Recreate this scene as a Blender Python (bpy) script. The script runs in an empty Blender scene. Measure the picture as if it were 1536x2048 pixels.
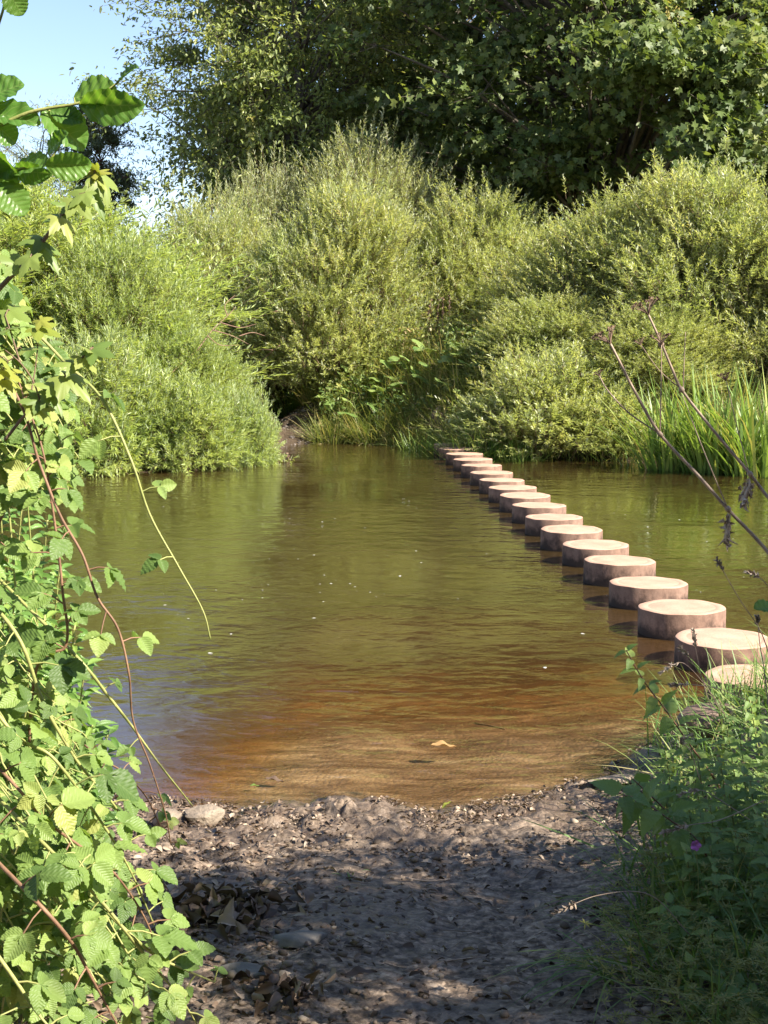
import bpy, math, random
import numpy as np
from mathutils import Vector

SC = bpy.context.scene
COL = SC.collection
PI = math.pi
R = math.radians

# ------------------------------------------------------------------ camera model (photo is 1536 x 2048)
F = 2850.0
HC = 2.05                      # eye height over the water
PITCH = math.atan(352.0 / F)
CP, SP = math.cos(PITCH), math.sin(PITCH)
CAM = np.array([0.0, 0.0, HC])

def ray(px, py):
    x = (px - 768.0) / F
    y = (1024.0 - py) / F
    return np.array([x, CP + y * SP, -SP + y * CP])

def at(px, py, Y):
    d = ray(px, py)
    return CAM + d * (Y / d[1])

def flat(px, py, z=0.0):
    d = ray(px, py)
    return CAM + d * ((z - HC) / d[2])

SUN = np.array([0.68, -0.37, 0.64]); SUN /= np.linalg.norm(SUN)

# ------------------------------------------------------------------ numpy value noise
def _hash(ix, iy, seed):
    h = (ix.astype(np.int64) * 374761393 + iy.astype(np.int64) * 668265263 + seed * 974634777) & 0x7fffffff
    h = ((h ^ (h >> 13)) * 1274126177) & 0x7fffffff
    h = h ^ (h >> 16)
    return (h & 0xffff) / 65535.0

def vnoise(x, y, seed=0):
    x = np.asarray(x, float); y = np.asarray(y, float)
    ix = np.floor(x); iy = np.floor(y)
    fx = x - ix; fy = y - iy
    fx = fx * fx * (3 - 2 * fx); fy = fy * fy * (3 - 2 * fy)
    a = _hash(ix, iy, seed); b = _hash(ix + 1, iy, seed)
    c = _hash(ix, iy + 1, seed); d = _hash(ix + 1, iy + 1, seed)
    return (a * (1 - fx) + b * fx) * (1 - fy) + (c * (1 - fx) + d * fx) * fy - 0.5

def fbm(x, y, seed=0, octv=4):
    s = 0; a = 1.0
    for k in range(octv):
        s = s + a * vnoise(x * 2 ** k, y * 2 ** k, seed + k * 17); a *= 0.5
    return s

def sstep(a, b, x):
    t = np.clip((np.asarray(x, float) - a) / (b - a), 0, 1)
    return t * t * (3 - 2 * t)

# ------------------------------------------------------------------ terrain height
NEAR_X = [-60, -4, -2.2, -1.6, -1.2, -0.6, -0.2, 0.15, 0.55, 0.95, 1.25, 1.6, 2.1, 3.0, 6, 60]
NEAR_Y = [4, 5.6, 6.3, 6.25, 6.2, 6.05, 6.2, 6.02, 6.12, 6.4, 6.9, 7.4, 7.6, 7.2, 6.5, 3]
FAR_X = [-60, -12, -4.6, -3.0, -2.35, -1.95, -1.3, -0.3, 0.7, 1.1, 1.35, 2.0, 4.0, 5.8, 14, 60]
FAR_Y = [14, 19.5, 21.4, 21.7, 22.6, 26.6, 27.7, 27.4, 26.4, 25.6, 24.9, 24.3, 23.5, 22.3, 20, 14]

def hz(x, y):
    x = np.asarray(x, float); y = np.asarray(y, float)
    ys = np.interp(x, NEAR_X, NEAR_Y) + 0.10 * vnoise(x * 3.1, x * 0 + 1.5, 5) + 0.05 * vnoise(x * 9, x * 0, 6)
    yf = np.interp(x, FAR_X, FAR_Y) + 0.3 * vnoise(x * 1.3, x * 0 + 7.5, 8)
    dn = ys - y
    df = y - yf
    # near land
    zn = 0.095 * np.minimum(dn, 3) + 0.05 * np.clip(dn - 3, 0, 30)
    zn = zn + sstep(-0.95, -2.3, x) * 0.55 * sstep(-0.2, 1.2, dn) + sstep(1.0, 2.2, x) * 0.45 * sstep(-0.1, 1.3, dn)
    lump = fbm(x * 7, y * 7, 31, 3)
    band = sstep(1.6, 0.5, dn) * sstep(-0.25, 0.15, dn)
    zn = zn + band * (0.06 * np.abs(lump) - 0.015 + 0.016 * vnoise(x * 22, y * 22, 44)) + 0.035 * fbm(x * 2.2, y * 2.2, 3, 3) * sstep(0.1, 0.8, dn) \
        + 0.018 * vnoise(x * 14, y * 14, 77) * sstep(0.0, 0.5, dn) + 0.008 * vnoise(x * 40, y * 40, 78) * sstep(-0.1, 0.2, dn)
    cl = np.exp(-((x + .14) / .38) ** 2 - ((y - 5.85) / .24) ** 2) + .8 * np.exp(-((x - .95) / .25) ** 2 - ((y - 6.2) / .2) ** 2) + .5 * np.exp(-((x - .3) / .3) ** 2 - ((y - 5.6) / .12) ** 2)
    zn = zn + cl * (0.015 + 0.13 * np.abs(vnoise(x * 13, y * 13, 52)) + .04 * vnoise(x * 31, y * 31, 53)) * sstep(-.3, .1, dn)
    # far land
    bank = np.interp(x, [-60, -6, -3.0, -2.2, -1.35, -0.5, 3, 8, 60], [0.9, 0.9, 0.7, 0.16, 0.9, 1.6, 1.55, 1.1, 1.1])
    zf = bank * (0.75 * sstep(-0.1, 2.6, df) + 0.45 * sstep(2.0, 7.0, df)) + 0.03 * df.clip(0, 3) + 0.22 * fbm(x * 0.7, y * 0.7, 12, 3) * sstep(0.2, 1.5, df)
    # bed
    zb = -np.minimum(np.minimum(0.085 * (-dn), 0.25 * (-df)), 0.75) + 0.02 * fbm(x * 3, y * 3, 9, 3) * sstep(0.0, 0.8, -dn)
    z = np.where(dn > 0, zn, np.where(df > 0, zf, zb))
    return z

def hz1(x, y):
    return float(hz(np.array([x]), np.array([y]))[0])

def gnd(px, py):
    d = ray(px, py)
    t = 2.0
    for k in range(3000):
        p = CAM + d * t
        if p[2] <= hz1(p[0], p[1]):
            break
        t += 0.01
    return p

# ------------------------------------------------------------------ mesh builder
class MB:
    def __init__(s):
        s.V = []; s.Q = []; s.T = []; s.A = []; s.n = 0
    def add(s, V, quads=None, tris=None, A=None):
        V = np.asarray(V, np.float32).reshape(-1, 3)
        s.V.append(V)
        s.A.append(np.asarray(A, np.float32).reshape(-1, 3) if A is not None else np.zeros_like(V))
        if quads is not None and len(quads): s.Q.append(np.asarray(quads, np.int64).reshape(-1, 4) + s.n)
        if tris is not None and len(tris): s.T.append(np.asarray(tris, np.int64).reshape(-1, 3) + s.n)
        s.n += len(V)
    def build(s, name, mat, parent=None, smooth=False):
        me = bpy.data.meshes.new(name)
        V = np.concatenate(s.V); A = np.concatenate(s.A)
        loops = []; starts = []
        off = 0
        if s.Q:
            q = np.concatenate(s.Q); loops.append(q.ravel()); starts.append(np.arange(len(q)) * 4); off = len(q) * 4
        if s.T:
            t = np.concatenate(s.T); loops.append(t.ravel()); starts.append(off + np.arange(len(t)) * 3)
        loops = np.concatenate(loops).astype(np.int32); starts = np.concatenate(starts).astype(np.int32)
        me.vertices.add(len(V)); me.vertices.foreach_set('co', V.ravel())
        me.loops.add(len(loops)); me.loops.foreach_set('vertex_index', loops)
        me.polygons.add(len(starts)); me.polygons.foreach_set('loop_start', starts)
        if smooth:
            me.polygons.foreach_set('use_smooth', np.ones(len(starts), bool))
        at_ = me.attributes.new('lc', 'FLOAT_VECTOR', 'POINT')
        at_.data.foreach_set('vector', A.ravel())
        me.update(calc_edges=True)
        me.materials.append(mat)
        o = bpy.data.objects.new(name, me); COL.objects.link(o)
        if parent is not None: o.parent = parent
        return o
    # -------- helpers
    def tube(s, pts, rad, sides=6, caps=True):
        P = np.asarray(pts, float); n = len(P)
        rad = np.broadcast_to(np.asarray(rad, float), (n,)) if np.ndim(rad) < 1 or len(np.atleast_1d(rad)) == 1 else np.interp(np.linspace(0, 1, n), np.linspace(0, 1, len(rad)), rad)
        T = np.gradient(P, axis=0); T /= np.linalg.norm(T, axis=1)[:, None] + 1e-9
        ref = np.array([0.31, 0.2, 0.93]) if abs(T[0][2]) < 0.9 else np.array([1.0, 0.1, 0])
        S = np.cross(T, ref); S /= np.linalg.norm(S, axis=1)[:, None] + 1e-9
        U = np.cross(S, T)
        a = np.arange(sides) / sides * 2 * PI
        ring = P[:, None] + rad[:, None, None] * (np.cos(a)[None, :, None] * S[:, None] + np.sin(a)[None, :, None] * U[:, None])
        V = ring.reshape(-1, 3)
        i = np.arange(n - 1)[:, None] * sides; j = np.arange(sides)[None]; jn = (j + 1) % sides
        q = np.stack([i + j, i + jn, i + sides + jn, i + sides + j], -1).reshape(-1, 4)
        ln = np.repeat(np.linspace(0, 1, n), sides)
        A = np.stack([np.tile(a / (2 * PI), n), ln, np.full(n * sides, random.random())], -1)
        tr = None
        if caps and sides >= 3:
            tr = [[0, k + 1, k] for k in range(1, sides - 1)] + [[(n - 1) * sides, (n - 1) * sides + k, (n - 1) * sides + k + 1] for k in range(1, sides - 1)]
        s.add(V, q, tr, A)
    def sticks(s, P0, P1, r0, r1, rnd=None):
        P0 = np.asarray(P0, float); P1 = np.asarray(P1, float); N = len(P0)
        T = P1 - P0; T /= np.linalg.norm(T, axis=1)[:, None] + 1e-9
        ref = np.where(np.abs(T[:, 2:3]) < 0.9, [[0, 0, 1.0]], [[1.0, 0, 0]])
        S = np.cross(T, ref); S /= np.linalg.norm(S, axis=1)[:, None] + 1e-9
        U = np.cross(S, T)
        V = np.zeros((N, 6, 3))
        for k in range(3):
            a = k / 3 * 2 * PI
            o = math.cos(a) * S + math.sin(a) * U
            V[:, k] = P0 + o * np.reshape(r0, (-1, 1)); V[:, 3 + k] = P1 + o * np.reshape(r1, (-1, 1))
        b = np.arange(N)[:, None] * 6
        q = np.concatenate([b + [[0, 1, 4, 3]], b + [[1, 2, 5, 4]], b + [[2, 0, 3, 5]]])
        A = np.zeros((N, 6, 3)); A[..., 2] = np.random.rand(N)[:, None]
        s.add(V.reshape(-1, 3), q, None, A.reshape(-1, 3))
    def leaves(s, tpl, P, D, U, L, W, rnd=None):
        tv, tq, tt = tpl
        P = np.atleast_2d(np.asarray(P, float)); N = len(P)
        D = np.atleast_2d(np.asarray(D, float)); D = D / (np.linalg.norm(D, axis=1)[:, None] + 1e-9)
        U = np.atleast_2d(np.asarray(U, float))
        S = np.cross(D, U); S /= np.linalg.norm(S, axis=1)[:, None] + 1e-9
        U = np.cross(S, D)
        L = np.broadcast_to(np.asarray(L, float), (N,)); W = np.broadcast_to(np.asarray(W, float), (N,))
        V = P[:, None] + (tv[None, :, 0:1] * W[:, None, None]) * S[:, None] + (tv[None, :, 1:2] * L[:, None, None]) * D[:, None] + (tv[None, :, 2:3] * L[:, None, None]) * U[:, None]
        n = len(tv)
        A = np.zeros((N, n, 3)); A[..., 0] = tv[None, :, 0]; A[..., 1] = tv[None, :, 1]
        A[..., 2] = (np.random.rand(N) if rnd is None else np.broadcast_to(rnd, (N,)))[:, None]
        b = np.arange(N)[:, None, None] * n
        q = (b + np.asarray(tq)[None]).reshape(-1, 4) if len(tq) else None
        t = (b + np.asarray(tt)[None]).reshape(-1, 3) if len(tt) else None
        s.add(V.reshape(-1, 3), q, t, A.reshape(-1, 3))

# ------------------------------------------------------------------ leaf templates (x across in widths, y along, z normal)
T_WILLOW = (np.array([[0, 0, 0], [.5, .4, .05], [0, 1, -.06], [-.5, .4, .05]], float), [], [[0, 1, 2], [0, 2, 3]])
T_BROAD = (np.array([[0, 0, 0], [.5, .22, .08], [.36, .72, .02], [0, 1, -.12], [-.36, .72, .02], [-.5, .22, .08]], float), [[0, 1, 2, 3], [0, 3, 4, 5]], [])
T_LOBED = (np.array([[0, 0, 0], [.5, .18, .05], [.24, .42, .03], [.46, .74, -.02], [.14, .72, 0], [0, 1, -.12], [-.14, .72, 0], [-.46, .74, -.02], [-.24, .42, .03], [-.5, .18, .05]], float),
           [[0, 1, 2, 4], [0, 8, 9, 0]][:1], [[2, 3, 4], [0, 4, 5], [0, 5, 6], [0, 6, 8], [6, 7, 8], [0, 8, 9]])

def blade_tpl(droop=0.35, seg=4):
    V = []; Q = []; T = []
    for i in range(seg):
        t = i / seg
        w = 0.5 * (1 - t ** 2.2) + 0.02
        z = -droop * t * t; y = t * (1 - 0.35 * droop * t)
        V += [[-w, y, z], [w, y, z]]
    V.append([0, 1 - 0.35 * droop, -droop])
    for i in range(seg - 1):
        Q.append([2 * i, 2 * i + 1, 2 * i + 3, 2 * i + 2])
    T.append([2 * seg - 2, 2 * seg - 1, 2 * seg])
    return (np.array(V, float), Q, T)
BLADES = [blade_tpl(d) for d in (0.08, 0.3, 0.6)]

def leaf_tpl(profile, teeth=9, tooth=0.09, seg=18, fold=0.12, droop=0.15, wave=0.02):
    # profile: (t -> half width 0..0.5); toothed outline, folded on the midrib
    V = []; Q = []
    for i in range(seg + 1):
        t = i / seg
        w = profile(t)
        ph = (t * teeth) % 1.0
        we = w * (1 + tooth * (1 - ph) * 2 - tooth)
        zz = -droop * t * t
        for u in (-1, -0.5, 0, 0.5, 1):
            ww = we if abs(u) == 1 else w
            V.append([u * ww, t, zz + abs(u) * fold * w * 1.2 - (u * u) * fold * 0.5 * w + wave * math.sin(t * teeth * 2 * PI * 0.5 + abs(u) * 2) * abs(u)])
    for i in range(seg):
        for k in range(4):
            a = i * 5 + k
            Q.append([a, a + 1, a + 6, a + 5])
    return (np.array(V, float), Q, [])
def prof_ovate(t): return 0.5 * (math.sin(PI * min(1, max(0, t)) ** 0.72) ** 0.8) if 0 < t < 1 else 0.004
def prof_round(t): return 0.5 * (math.sin(PI * t ** 1.1) ** 0.55) if 0 < t < 1 else 0.004
def prof_lance(t): return 0.5 * (math.sin(PI * t ** 0.8) ** 1.1) if 0 < t < 1 else 0.004
def prof_heart(t): return 0.5 * (math.sin(PI * (0.08 + 0.92 * t) ** 0.6) ** 0.9) if t < 1 else 0.004
BRAMBLES = [leaf_tpl(prof_ovate, 11, 0.10, 22, f, d, w) for f, d, w in ((0.35, 0.12, .02), (0.15, 0.3, .03), (0.5, 0.02, .02))]
T_ALDER = [leaf_tpl(prof_round, 9, 0.08, 27, f, d, .025) for f, d in ((0.3, 0.08), (0.5, 0.14))]
T_NETTLE = [leaf_tpl(prof_heart, 9, 0.16, 18, f, d, .02) for f, d in ((0.3, 0.3), (0.15, 0.5))]
T_LANCE = [leaf_tpl(prof_lance, 12, 0.07, 12, f, d, .015) for f, d in ((0.3, 0.25), (0.4, 0.5))]

def maple_tpl(droop=0.35, rag=0.0):
    # palmate five-lobed leaf: rings out from the petiole point
    tips = [(-128, .55), (-62, .86), (0, 1.0), (62, .86), (128, .55)]
    out = []
    for k, (a, l) in enumerate(tips):
        for da, f in ((-20, .66), (-13, .70), (-10, .82), (-4, .88), (0, 1.0), (4, .88), (10, .82), (13, .70), (20, .66)):
            out.append((a + da, l * f))
        if k < 4:
            out.append(((a + tips[k + 1][0]) / 2, 0.42))
    V = [[0, 0.0, 0]]
    N = len(out)
    for ring in (0.5, 1.0):
        for a, l in out:
            l2 = l * ring if ring == 1 else min(l, .55) * 0.6
            x = math.sin(R(a)) * l2; y = math.cos(R(a)) * l2
            rr = math.hypot(x, y)
            V.append([x, y, -droop * rr * rr + 0.05 * math.cos(R(a) * 5) * rr])
    Q = []; T = []
    for i in range(N - 1):
        T.append([0, 2 + i, 1 + i])
        Q.append([2 + i, 2 + N + i, 1 + N + i, 1 + i])
    return (np.array(V, float), Q, T)
T_MAPLE = [maple_tpl(0.25), maple_tpl(0.6)]

# ------------------------------------------------------------------ materials
def new_mat(name):
    m = bpy.data.materials.new(name); m.use_nodes = True
    nt = m.node_tree
    for n in list(nt.nodes): nt.nodes.remove(n)
    return m, nt
def N(nt, t, **kw):
    n = nt.nodes.new(t)
    for k, v in kw.items():
        if k in n.inputs: n.inputs[k].default_value = v
        else: setattr(n, k, v)
    return n
def ramp(nt, stops, interp='LINEAR'):
    n = nt.nodes.new('ShaderNodeValToRGB'); cr = n.color_ramp; cr.interpolation = interp
    while len(cr.elements) < len(stops): cr.elements.new(0.5)
    for e, (p, c) in zip(cr.elements, stops):
        e.position = p; e.color = tuple(c) + (1,) if len(c) == 3 else c
    return n
def mth(nt, op, a=None, b=None, c=None, clamp=False):
    n = nt.nodes.new('ShaderNodeMath'); n.operation = op; n.use_clamp = clamp
    for i, v in enumerate((a, b, c)):
        if v is None: continue
        if isinstance(v, (int, float)): n.inputs[i].default_value = v
        else: nt.links.new(v, n.inputs[i])
    return n.outputs[0]
def mixc(nt, fac, a, b, bt='MIX'):
    n = nt.nodes.new('ShaderNodeMix'); n.data_type = 'RGBA'; n.blend_type = bt
    for s, v in ((n.inputs[0], fac), (n.inputs[6], a), (n.inputs[7], b)):
        if isinstance(v, (int, float)): s.default_value = v
        elif isinstance(v, tuple): s.default_value = v + (1,) if len(v) == 3 else v
        else: nt.links.new(v, s)
    return n.outputs[2]

def leaf_mat(name, stops, back=None, trans=0.35, tcol=None, rough=0.45, spec=0.4, veins=0.0, vfreq=9.0, vslope=0.6, clump=None):
    m, nt = new_mat(name); lk = nt.links.new
    at_ = N(nt, 'ShaderNodeAttribute', attribute_name='lc')
    sep = N(nt, 'ShaderNodeSeparateXYZ'); lk(at_.outputs['Vector'], sep.inputs[0])
    rp = ramp(nt, stops); lk(sep.outputs[2], rp.inputs[0])
    col = rp.outputs[0]
    if clump:
        geo0 = N(nt, 'ShaderNodeNewGeometry')
        nz = N(nt, 'ShaderNodeTexNoise', Scale=clump[0], Detail=2.0); lk(geo0.outputs['Position'], nz.inputs['Vector'])
        f = mth(nt, 'MULTIPLY', mth(nt, 'SUBTRACT', nz.outputs[0], 0.35), 3.0, clamp=True)
        col = mixc(nt, mth(nt, 'MULTIPLY', f, 0.6), col, clump[1])
    bump = None
    if veins:
        ax = mth(nt, 'ABSOLUTE', sep.outputs[0])
        ph = mth(nt, 'MULTIPLY', mth(nt, 'SUBTRACT', sep.outputs[1], mth(nt, 'MULTIPLY', ax, vslope)), vfreq)
        fr = mth(nt, 'FRACT', ph)
        tri = mth(nt, 'ABSOLUTE', mth(nt, 'SUBTRACT', fr, 0.5))          # 0 mid .. 0.5 at the vein
        vein = mth(nt, 'GREATER_THAN', tri, 0.43)
        mid = mth(nt, 'LESS_THAN', ax, 0.022)
        vm = mth(nt, 'MAXIMUM', vein, mid)
        col = mixc(nt, mth(nt, 'MULTIPLY', vm, veins), col, (0.30, 0.38, 0.14))
        bump = N(nt, 'ShaderNodeBump', Strength=0.45, Distance=0.003)
        lk(mth(nt, 'MULTIPLY', tri, -1.0), bump.inputs['Height'])
    geo = N(nt, 'ShaderNodeNewGeometry')
    if back: col2 = mixc(nt, geo.outputs['Backfacing'], col, back)
    else: col2 = col
    pb = N(nt, 'ShaderNodeBsdfPrincipled', Roughness=rough)
    pb.inputs['Specular IOR Level'].default_value = spec
    lk(col2, pb.inputs['Base Color'])
    tr = N(nt, 'ShaderNodeBsdfTranslucent')
    lk(mixc(nt, 1.0, col, tcol or (1.25, 1.25, 0.55), 'MULTIPLY'), tr.inputs['Color'])
    if bump: lk(bump.outputs[0], pb.inputs['Normal'])
    mx = N(nt, 'ShaderNodeMixShader', Fac=trans); lk(pb.outputs[0], mx.inputs[1]); lk(tr.outputs[0], mx.inputs[2])
    out = N(nt, 'ShaderNodeOutputMaterial'); lk(mx.outputs[0], out.inputs[0])
    return m

def solid_mat(name, stops, scale=6.0, rough=0.8, bump=0.3, bscale=40.0, bdist=0.01, coord='Object', stretch=None, spec=0.3):
    m, nt = new_mat(name); lk = nt.links.new
    tc = N(nt, 'ShaderNodeTexCoord'); src = tc.outputs[coord]
    if stretch:
        mp = N(nt, 'ShaderNodeMapping'); mp.inputs['Scale'].default_value = stretch; lk(src, mp.inputs[0]); src = mp.outputs[0]
    nz = N(nt, 'ShaderNodeTexNoise', Scale=scale, Detail=6.0, Roughness=0.65); lk(src, nz.inputs['Vector'])
    rp = ramp(nt, stops); lk(nz.outputs[0], rp.inputs[0])
    nb = N(nt, 'ShaderNodeTexNoise', Scale=bscale, Detail=5.0); lk(src, nb.inputs['Vector'])
    bp = N(nt, 'ShaderNodeBump', Strength=bump, Distance=bdist); lk(nb.outputs[0], bp.inputs['Height'])
    pb = N(nt, 'ShaderNodeBsdfPrincipled', Roughness=rough); pb.inputs['Specular IOR Level'].default_value = spec
    lk(rp.outputs[0], pb.inputs['Base Color']); lk(bp.outputs[0], pb.inputs['Normal'])
    out = N(nt, 'ShaderNodeOutputMaterial'); lk(pb.outputs[0], out.inputs[0])
    return m

M = {}
M['willow_olive'] = leaf_mat('willow_leaf_olive', [(0, (.22, .26, .085)), (.5, (.39, .415, .14)), (.85, (.52, .50, .20)), (1, (.56, .43, .17))], back=(.60, .63, .42), trans=.5, tcol=(1.2, 1.2, .62), rough=.36, spec=.6, clump=(0.9, (.26, .33, .095)))
M['willow_green'] = leaf_mat('willow_leaf_green', [(0, (.19, .26, .065)), (.6, (.32, .40, .105)), (.92, (.44, .47, .15)), (1, (.52, .41, .16))], back=(.47, .55, .30), trans=.47, tcol=(1.25, 1.25, .6), rough=.36, spec=.6, clump=(0.8, (.38, .42, .13)))
M['willow_pale'] = leaf_mat('willow_leaf_pale', [(0, (.22, .25, .11)), (.6, (.34, .36, .16)), (1, (.42, .39, .17))], back=(.55, .58, .38), trans=.42, rough=.4)
M['syc'] = leaf_mat('sycamore_leaf', [(0, (.055, .09, .024)), (.6, (.12, .165, .045)), (.93, (.22, .25, .075)), (1, (.32, .25, .08))], back=(.17, .21, .10), trans=.38, rough=.5, spec=.3)
M['ash'] = leaf_mat('tall_tree_leaf', [(0, (.14, .19, .05)), (.6, (.24, .285, .08)), (.9, (.34, .34, .105)), (1, (.42, .32, .11))], back=(.32, .36, .19), trans=.44, rough=.42, spec=.45)
M['far'] = leaf_mat('distant_leaf', [(0, (.07, .10, .04)), (1, (.13, .15, .06))], back=(.18, .22, .13), trans=.3)
M['bramble'] = leaf_mat('bramble_leaf', [(0, (.08, .14, .032)), (.4, (.15, .235, .055)), (.8, (.23, .32, .08)), (.95, (.30, .36, .10)), (1, (.35, .38, .11))], back=(.28, .36, .19), trans=.42, rough=.5, spec=.4, veins=.14, vfreq=9)
M['alder'] = leaf_mat('alder_leaf', [(0, (.09, .20, .035)), (1, (.16, .30, .055))], back=(.22, .36, .10), trans=.52, tcol=(1.5, 1.35, .5), rough=.35, spec=.45, veins=.25, vfreq=8, vslope=.55)
M['maple'] = leaf_mat('maple_leaf', [(0, (.13, .20, .045)), (.6, (.21, .28, .065)), (1, (.29, .32, .08))], back=(.26, .33, .16), trans=.42, rough=.45)
M['maple_young'] = leaf_mat('maple_young_leaf', [(0, (.24, .29, .05)), (1, (.36, .34, .065))], trans=.42, rough=.5)
M['balsam'] = leaf_mat('balsam_leaf', [(0, (.10, .20, .04)), (.7, (.16, .28, .06)), (1, (.24, .34, .07))], back=(.22, .32, .14), trans=.4, rough=.38, spec=.5, veins=.15, vfreq=12)
M['nettle'] = leaf_mat('nettle_leaf', [(0, (.13, .205, .055)), (.7, (.20, .30, .075)), (1, (.30, .38, .09))], back=(.26, .34, .18), trans=.4, rough=.5, veins=.15, vfreq=8)
M['grass'] = leaf_mat('grass_blade', [(0, (.09, .17, .04)), (.6, (.15, .24, .055)), (.9, (.25, .29, .085)), (1, (.42, .34, .17))], trans=.35, rough=.5)
M['grass_far'] = leaf_mat('bank_grass_blade', [(0, (.13, .18, .05)), (.5, (.22, .26, .075)), (.8, (.36, .33, .13)), (1, (.50, .38, .22))], trans=.4, rough=.55)
M['herb'] = leaf_mat('bank_herb_leaf', [(0, (.10, .16, .045)), (.5, (.18, .24, .07)), (.85, (.30, .31, .10)), (1, (.42, .31, .17))], trans=.38)
M['reed'] = leaf_mat('reed_blade', [(0, (.13, .21, .045)), (.7, (.23, .33, .075)), (.93, (.34, .37, .10)), (1, (.40, .31, .14))], trans=.36, rough=.4, spec=.5)
M['goosegrass'] = leaf_mat('goosegrass_leaf', [(0, (.20, .22, .05)), (1, (.32, .30, .08))], trans=.36)
M['butterbur'] = leaf_mat('butterbur_leaf', [(0, (0.13, 0.221, 0.052)), (1, (0.247, 0.312, 0.091))], back=(0.312, 0.351, 0.208), trans=.3, rough=.5)
M['dead_leaf'] = leaf_mat('dead_leaf', [(0, (.035, .023, .015)), (.4, (.11, .072, .047)), (.75, (.24, .17, .12)), (1, (.42, .33, .24))], trans=.1, rough=.6)
M['orange_leaf'] = leaf_mat('fallen_yellow_leaf', [(0, (.24, .14, .055)), (1, (.30, .18, .07))], trans=.1, rough=.6)
M['cane_red'] = solid_mat('red_cane', [(.3, (.13, .07, .04)), (.7, (.25, .145, .085))], 14, .6)
M['cane_green'] = solid_mat('green_cane', [(.3, (.19, .22, .06)), (.7, (.34, .33, .12))], 14, .5)
M['twig'] = solid_mat('brown_twig', [(.3, (.10, .065, .04)), (.7, (.22, .15, .09))], 12, .8)
M['bark'] = solid_mat('bark', [(.25, (.055, .045, .035)), (.5, (.12, .10, .075)), (.75, (.20, .17, .125))], 3, .9, .6, 14, .03)
M['bark_red'] = solid_mat('red_bark', [(.25, (.10, .035, .022)), (.75, (.24, .09, .055))], 3, .9, .6, 14, .03)
M['dry'] = solid_mat('dry_stalk', [(.25, (.17, .11, .08)), (.5, (.34, .25, .18)), (.75, (.54, .44, .34))], 9, .6, .3, 60, .002, stretch=(1, 1, .3))
M['dry_dark'] = solid_mat('dry_umbel', [(.3, (.10, .06, .04)), (.7, (.24, .16, .11))], 20, .8)
M['dry_leaf'] = solid_mat('withered_leaf', [(.3, (.24, .17, .12)), (.7, (.60, .49, .38))], 30, .8)
M['deadwood'] = solid_mat('dead_red_wood', [(.3, (.13, .07, .045)), (.7, (.27, .17, .12))], 10, .8)
M['fleck'] = solid_mat('white_fleck', [(.3, (.36, .35, .28)), (.7, (.5, .5, .44))], 10, .8)
M['pink'] = solid_mat('pink_petal', [(.3, (.45, .12, .42)), (.7, (.6, .22, .55))], 30, .5)
M['rock_pale'] = solid_mat('pale_rock', [(.25, (.13, .10, .07)), (.5, (.24, .19, .14)), (.75, (.34, .28, .21))], 9, .85, .8, 30, .02)
M['rock_grey'] = solid_mat('grey_rock', [(.25, (.10, .09, .08)), (.5, (.17, .155, .135)), (.75, (.25, .22, .19))], 9, .8, .5, 30, .012)
M['rock_brown'] = solid_mat('brown_rock', [(.25, (.10, .06, .045)), (.5, (.19, .13, .10)), (.75, (.27, .19, .15))], 5, .85, .5, 20, .02)

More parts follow.
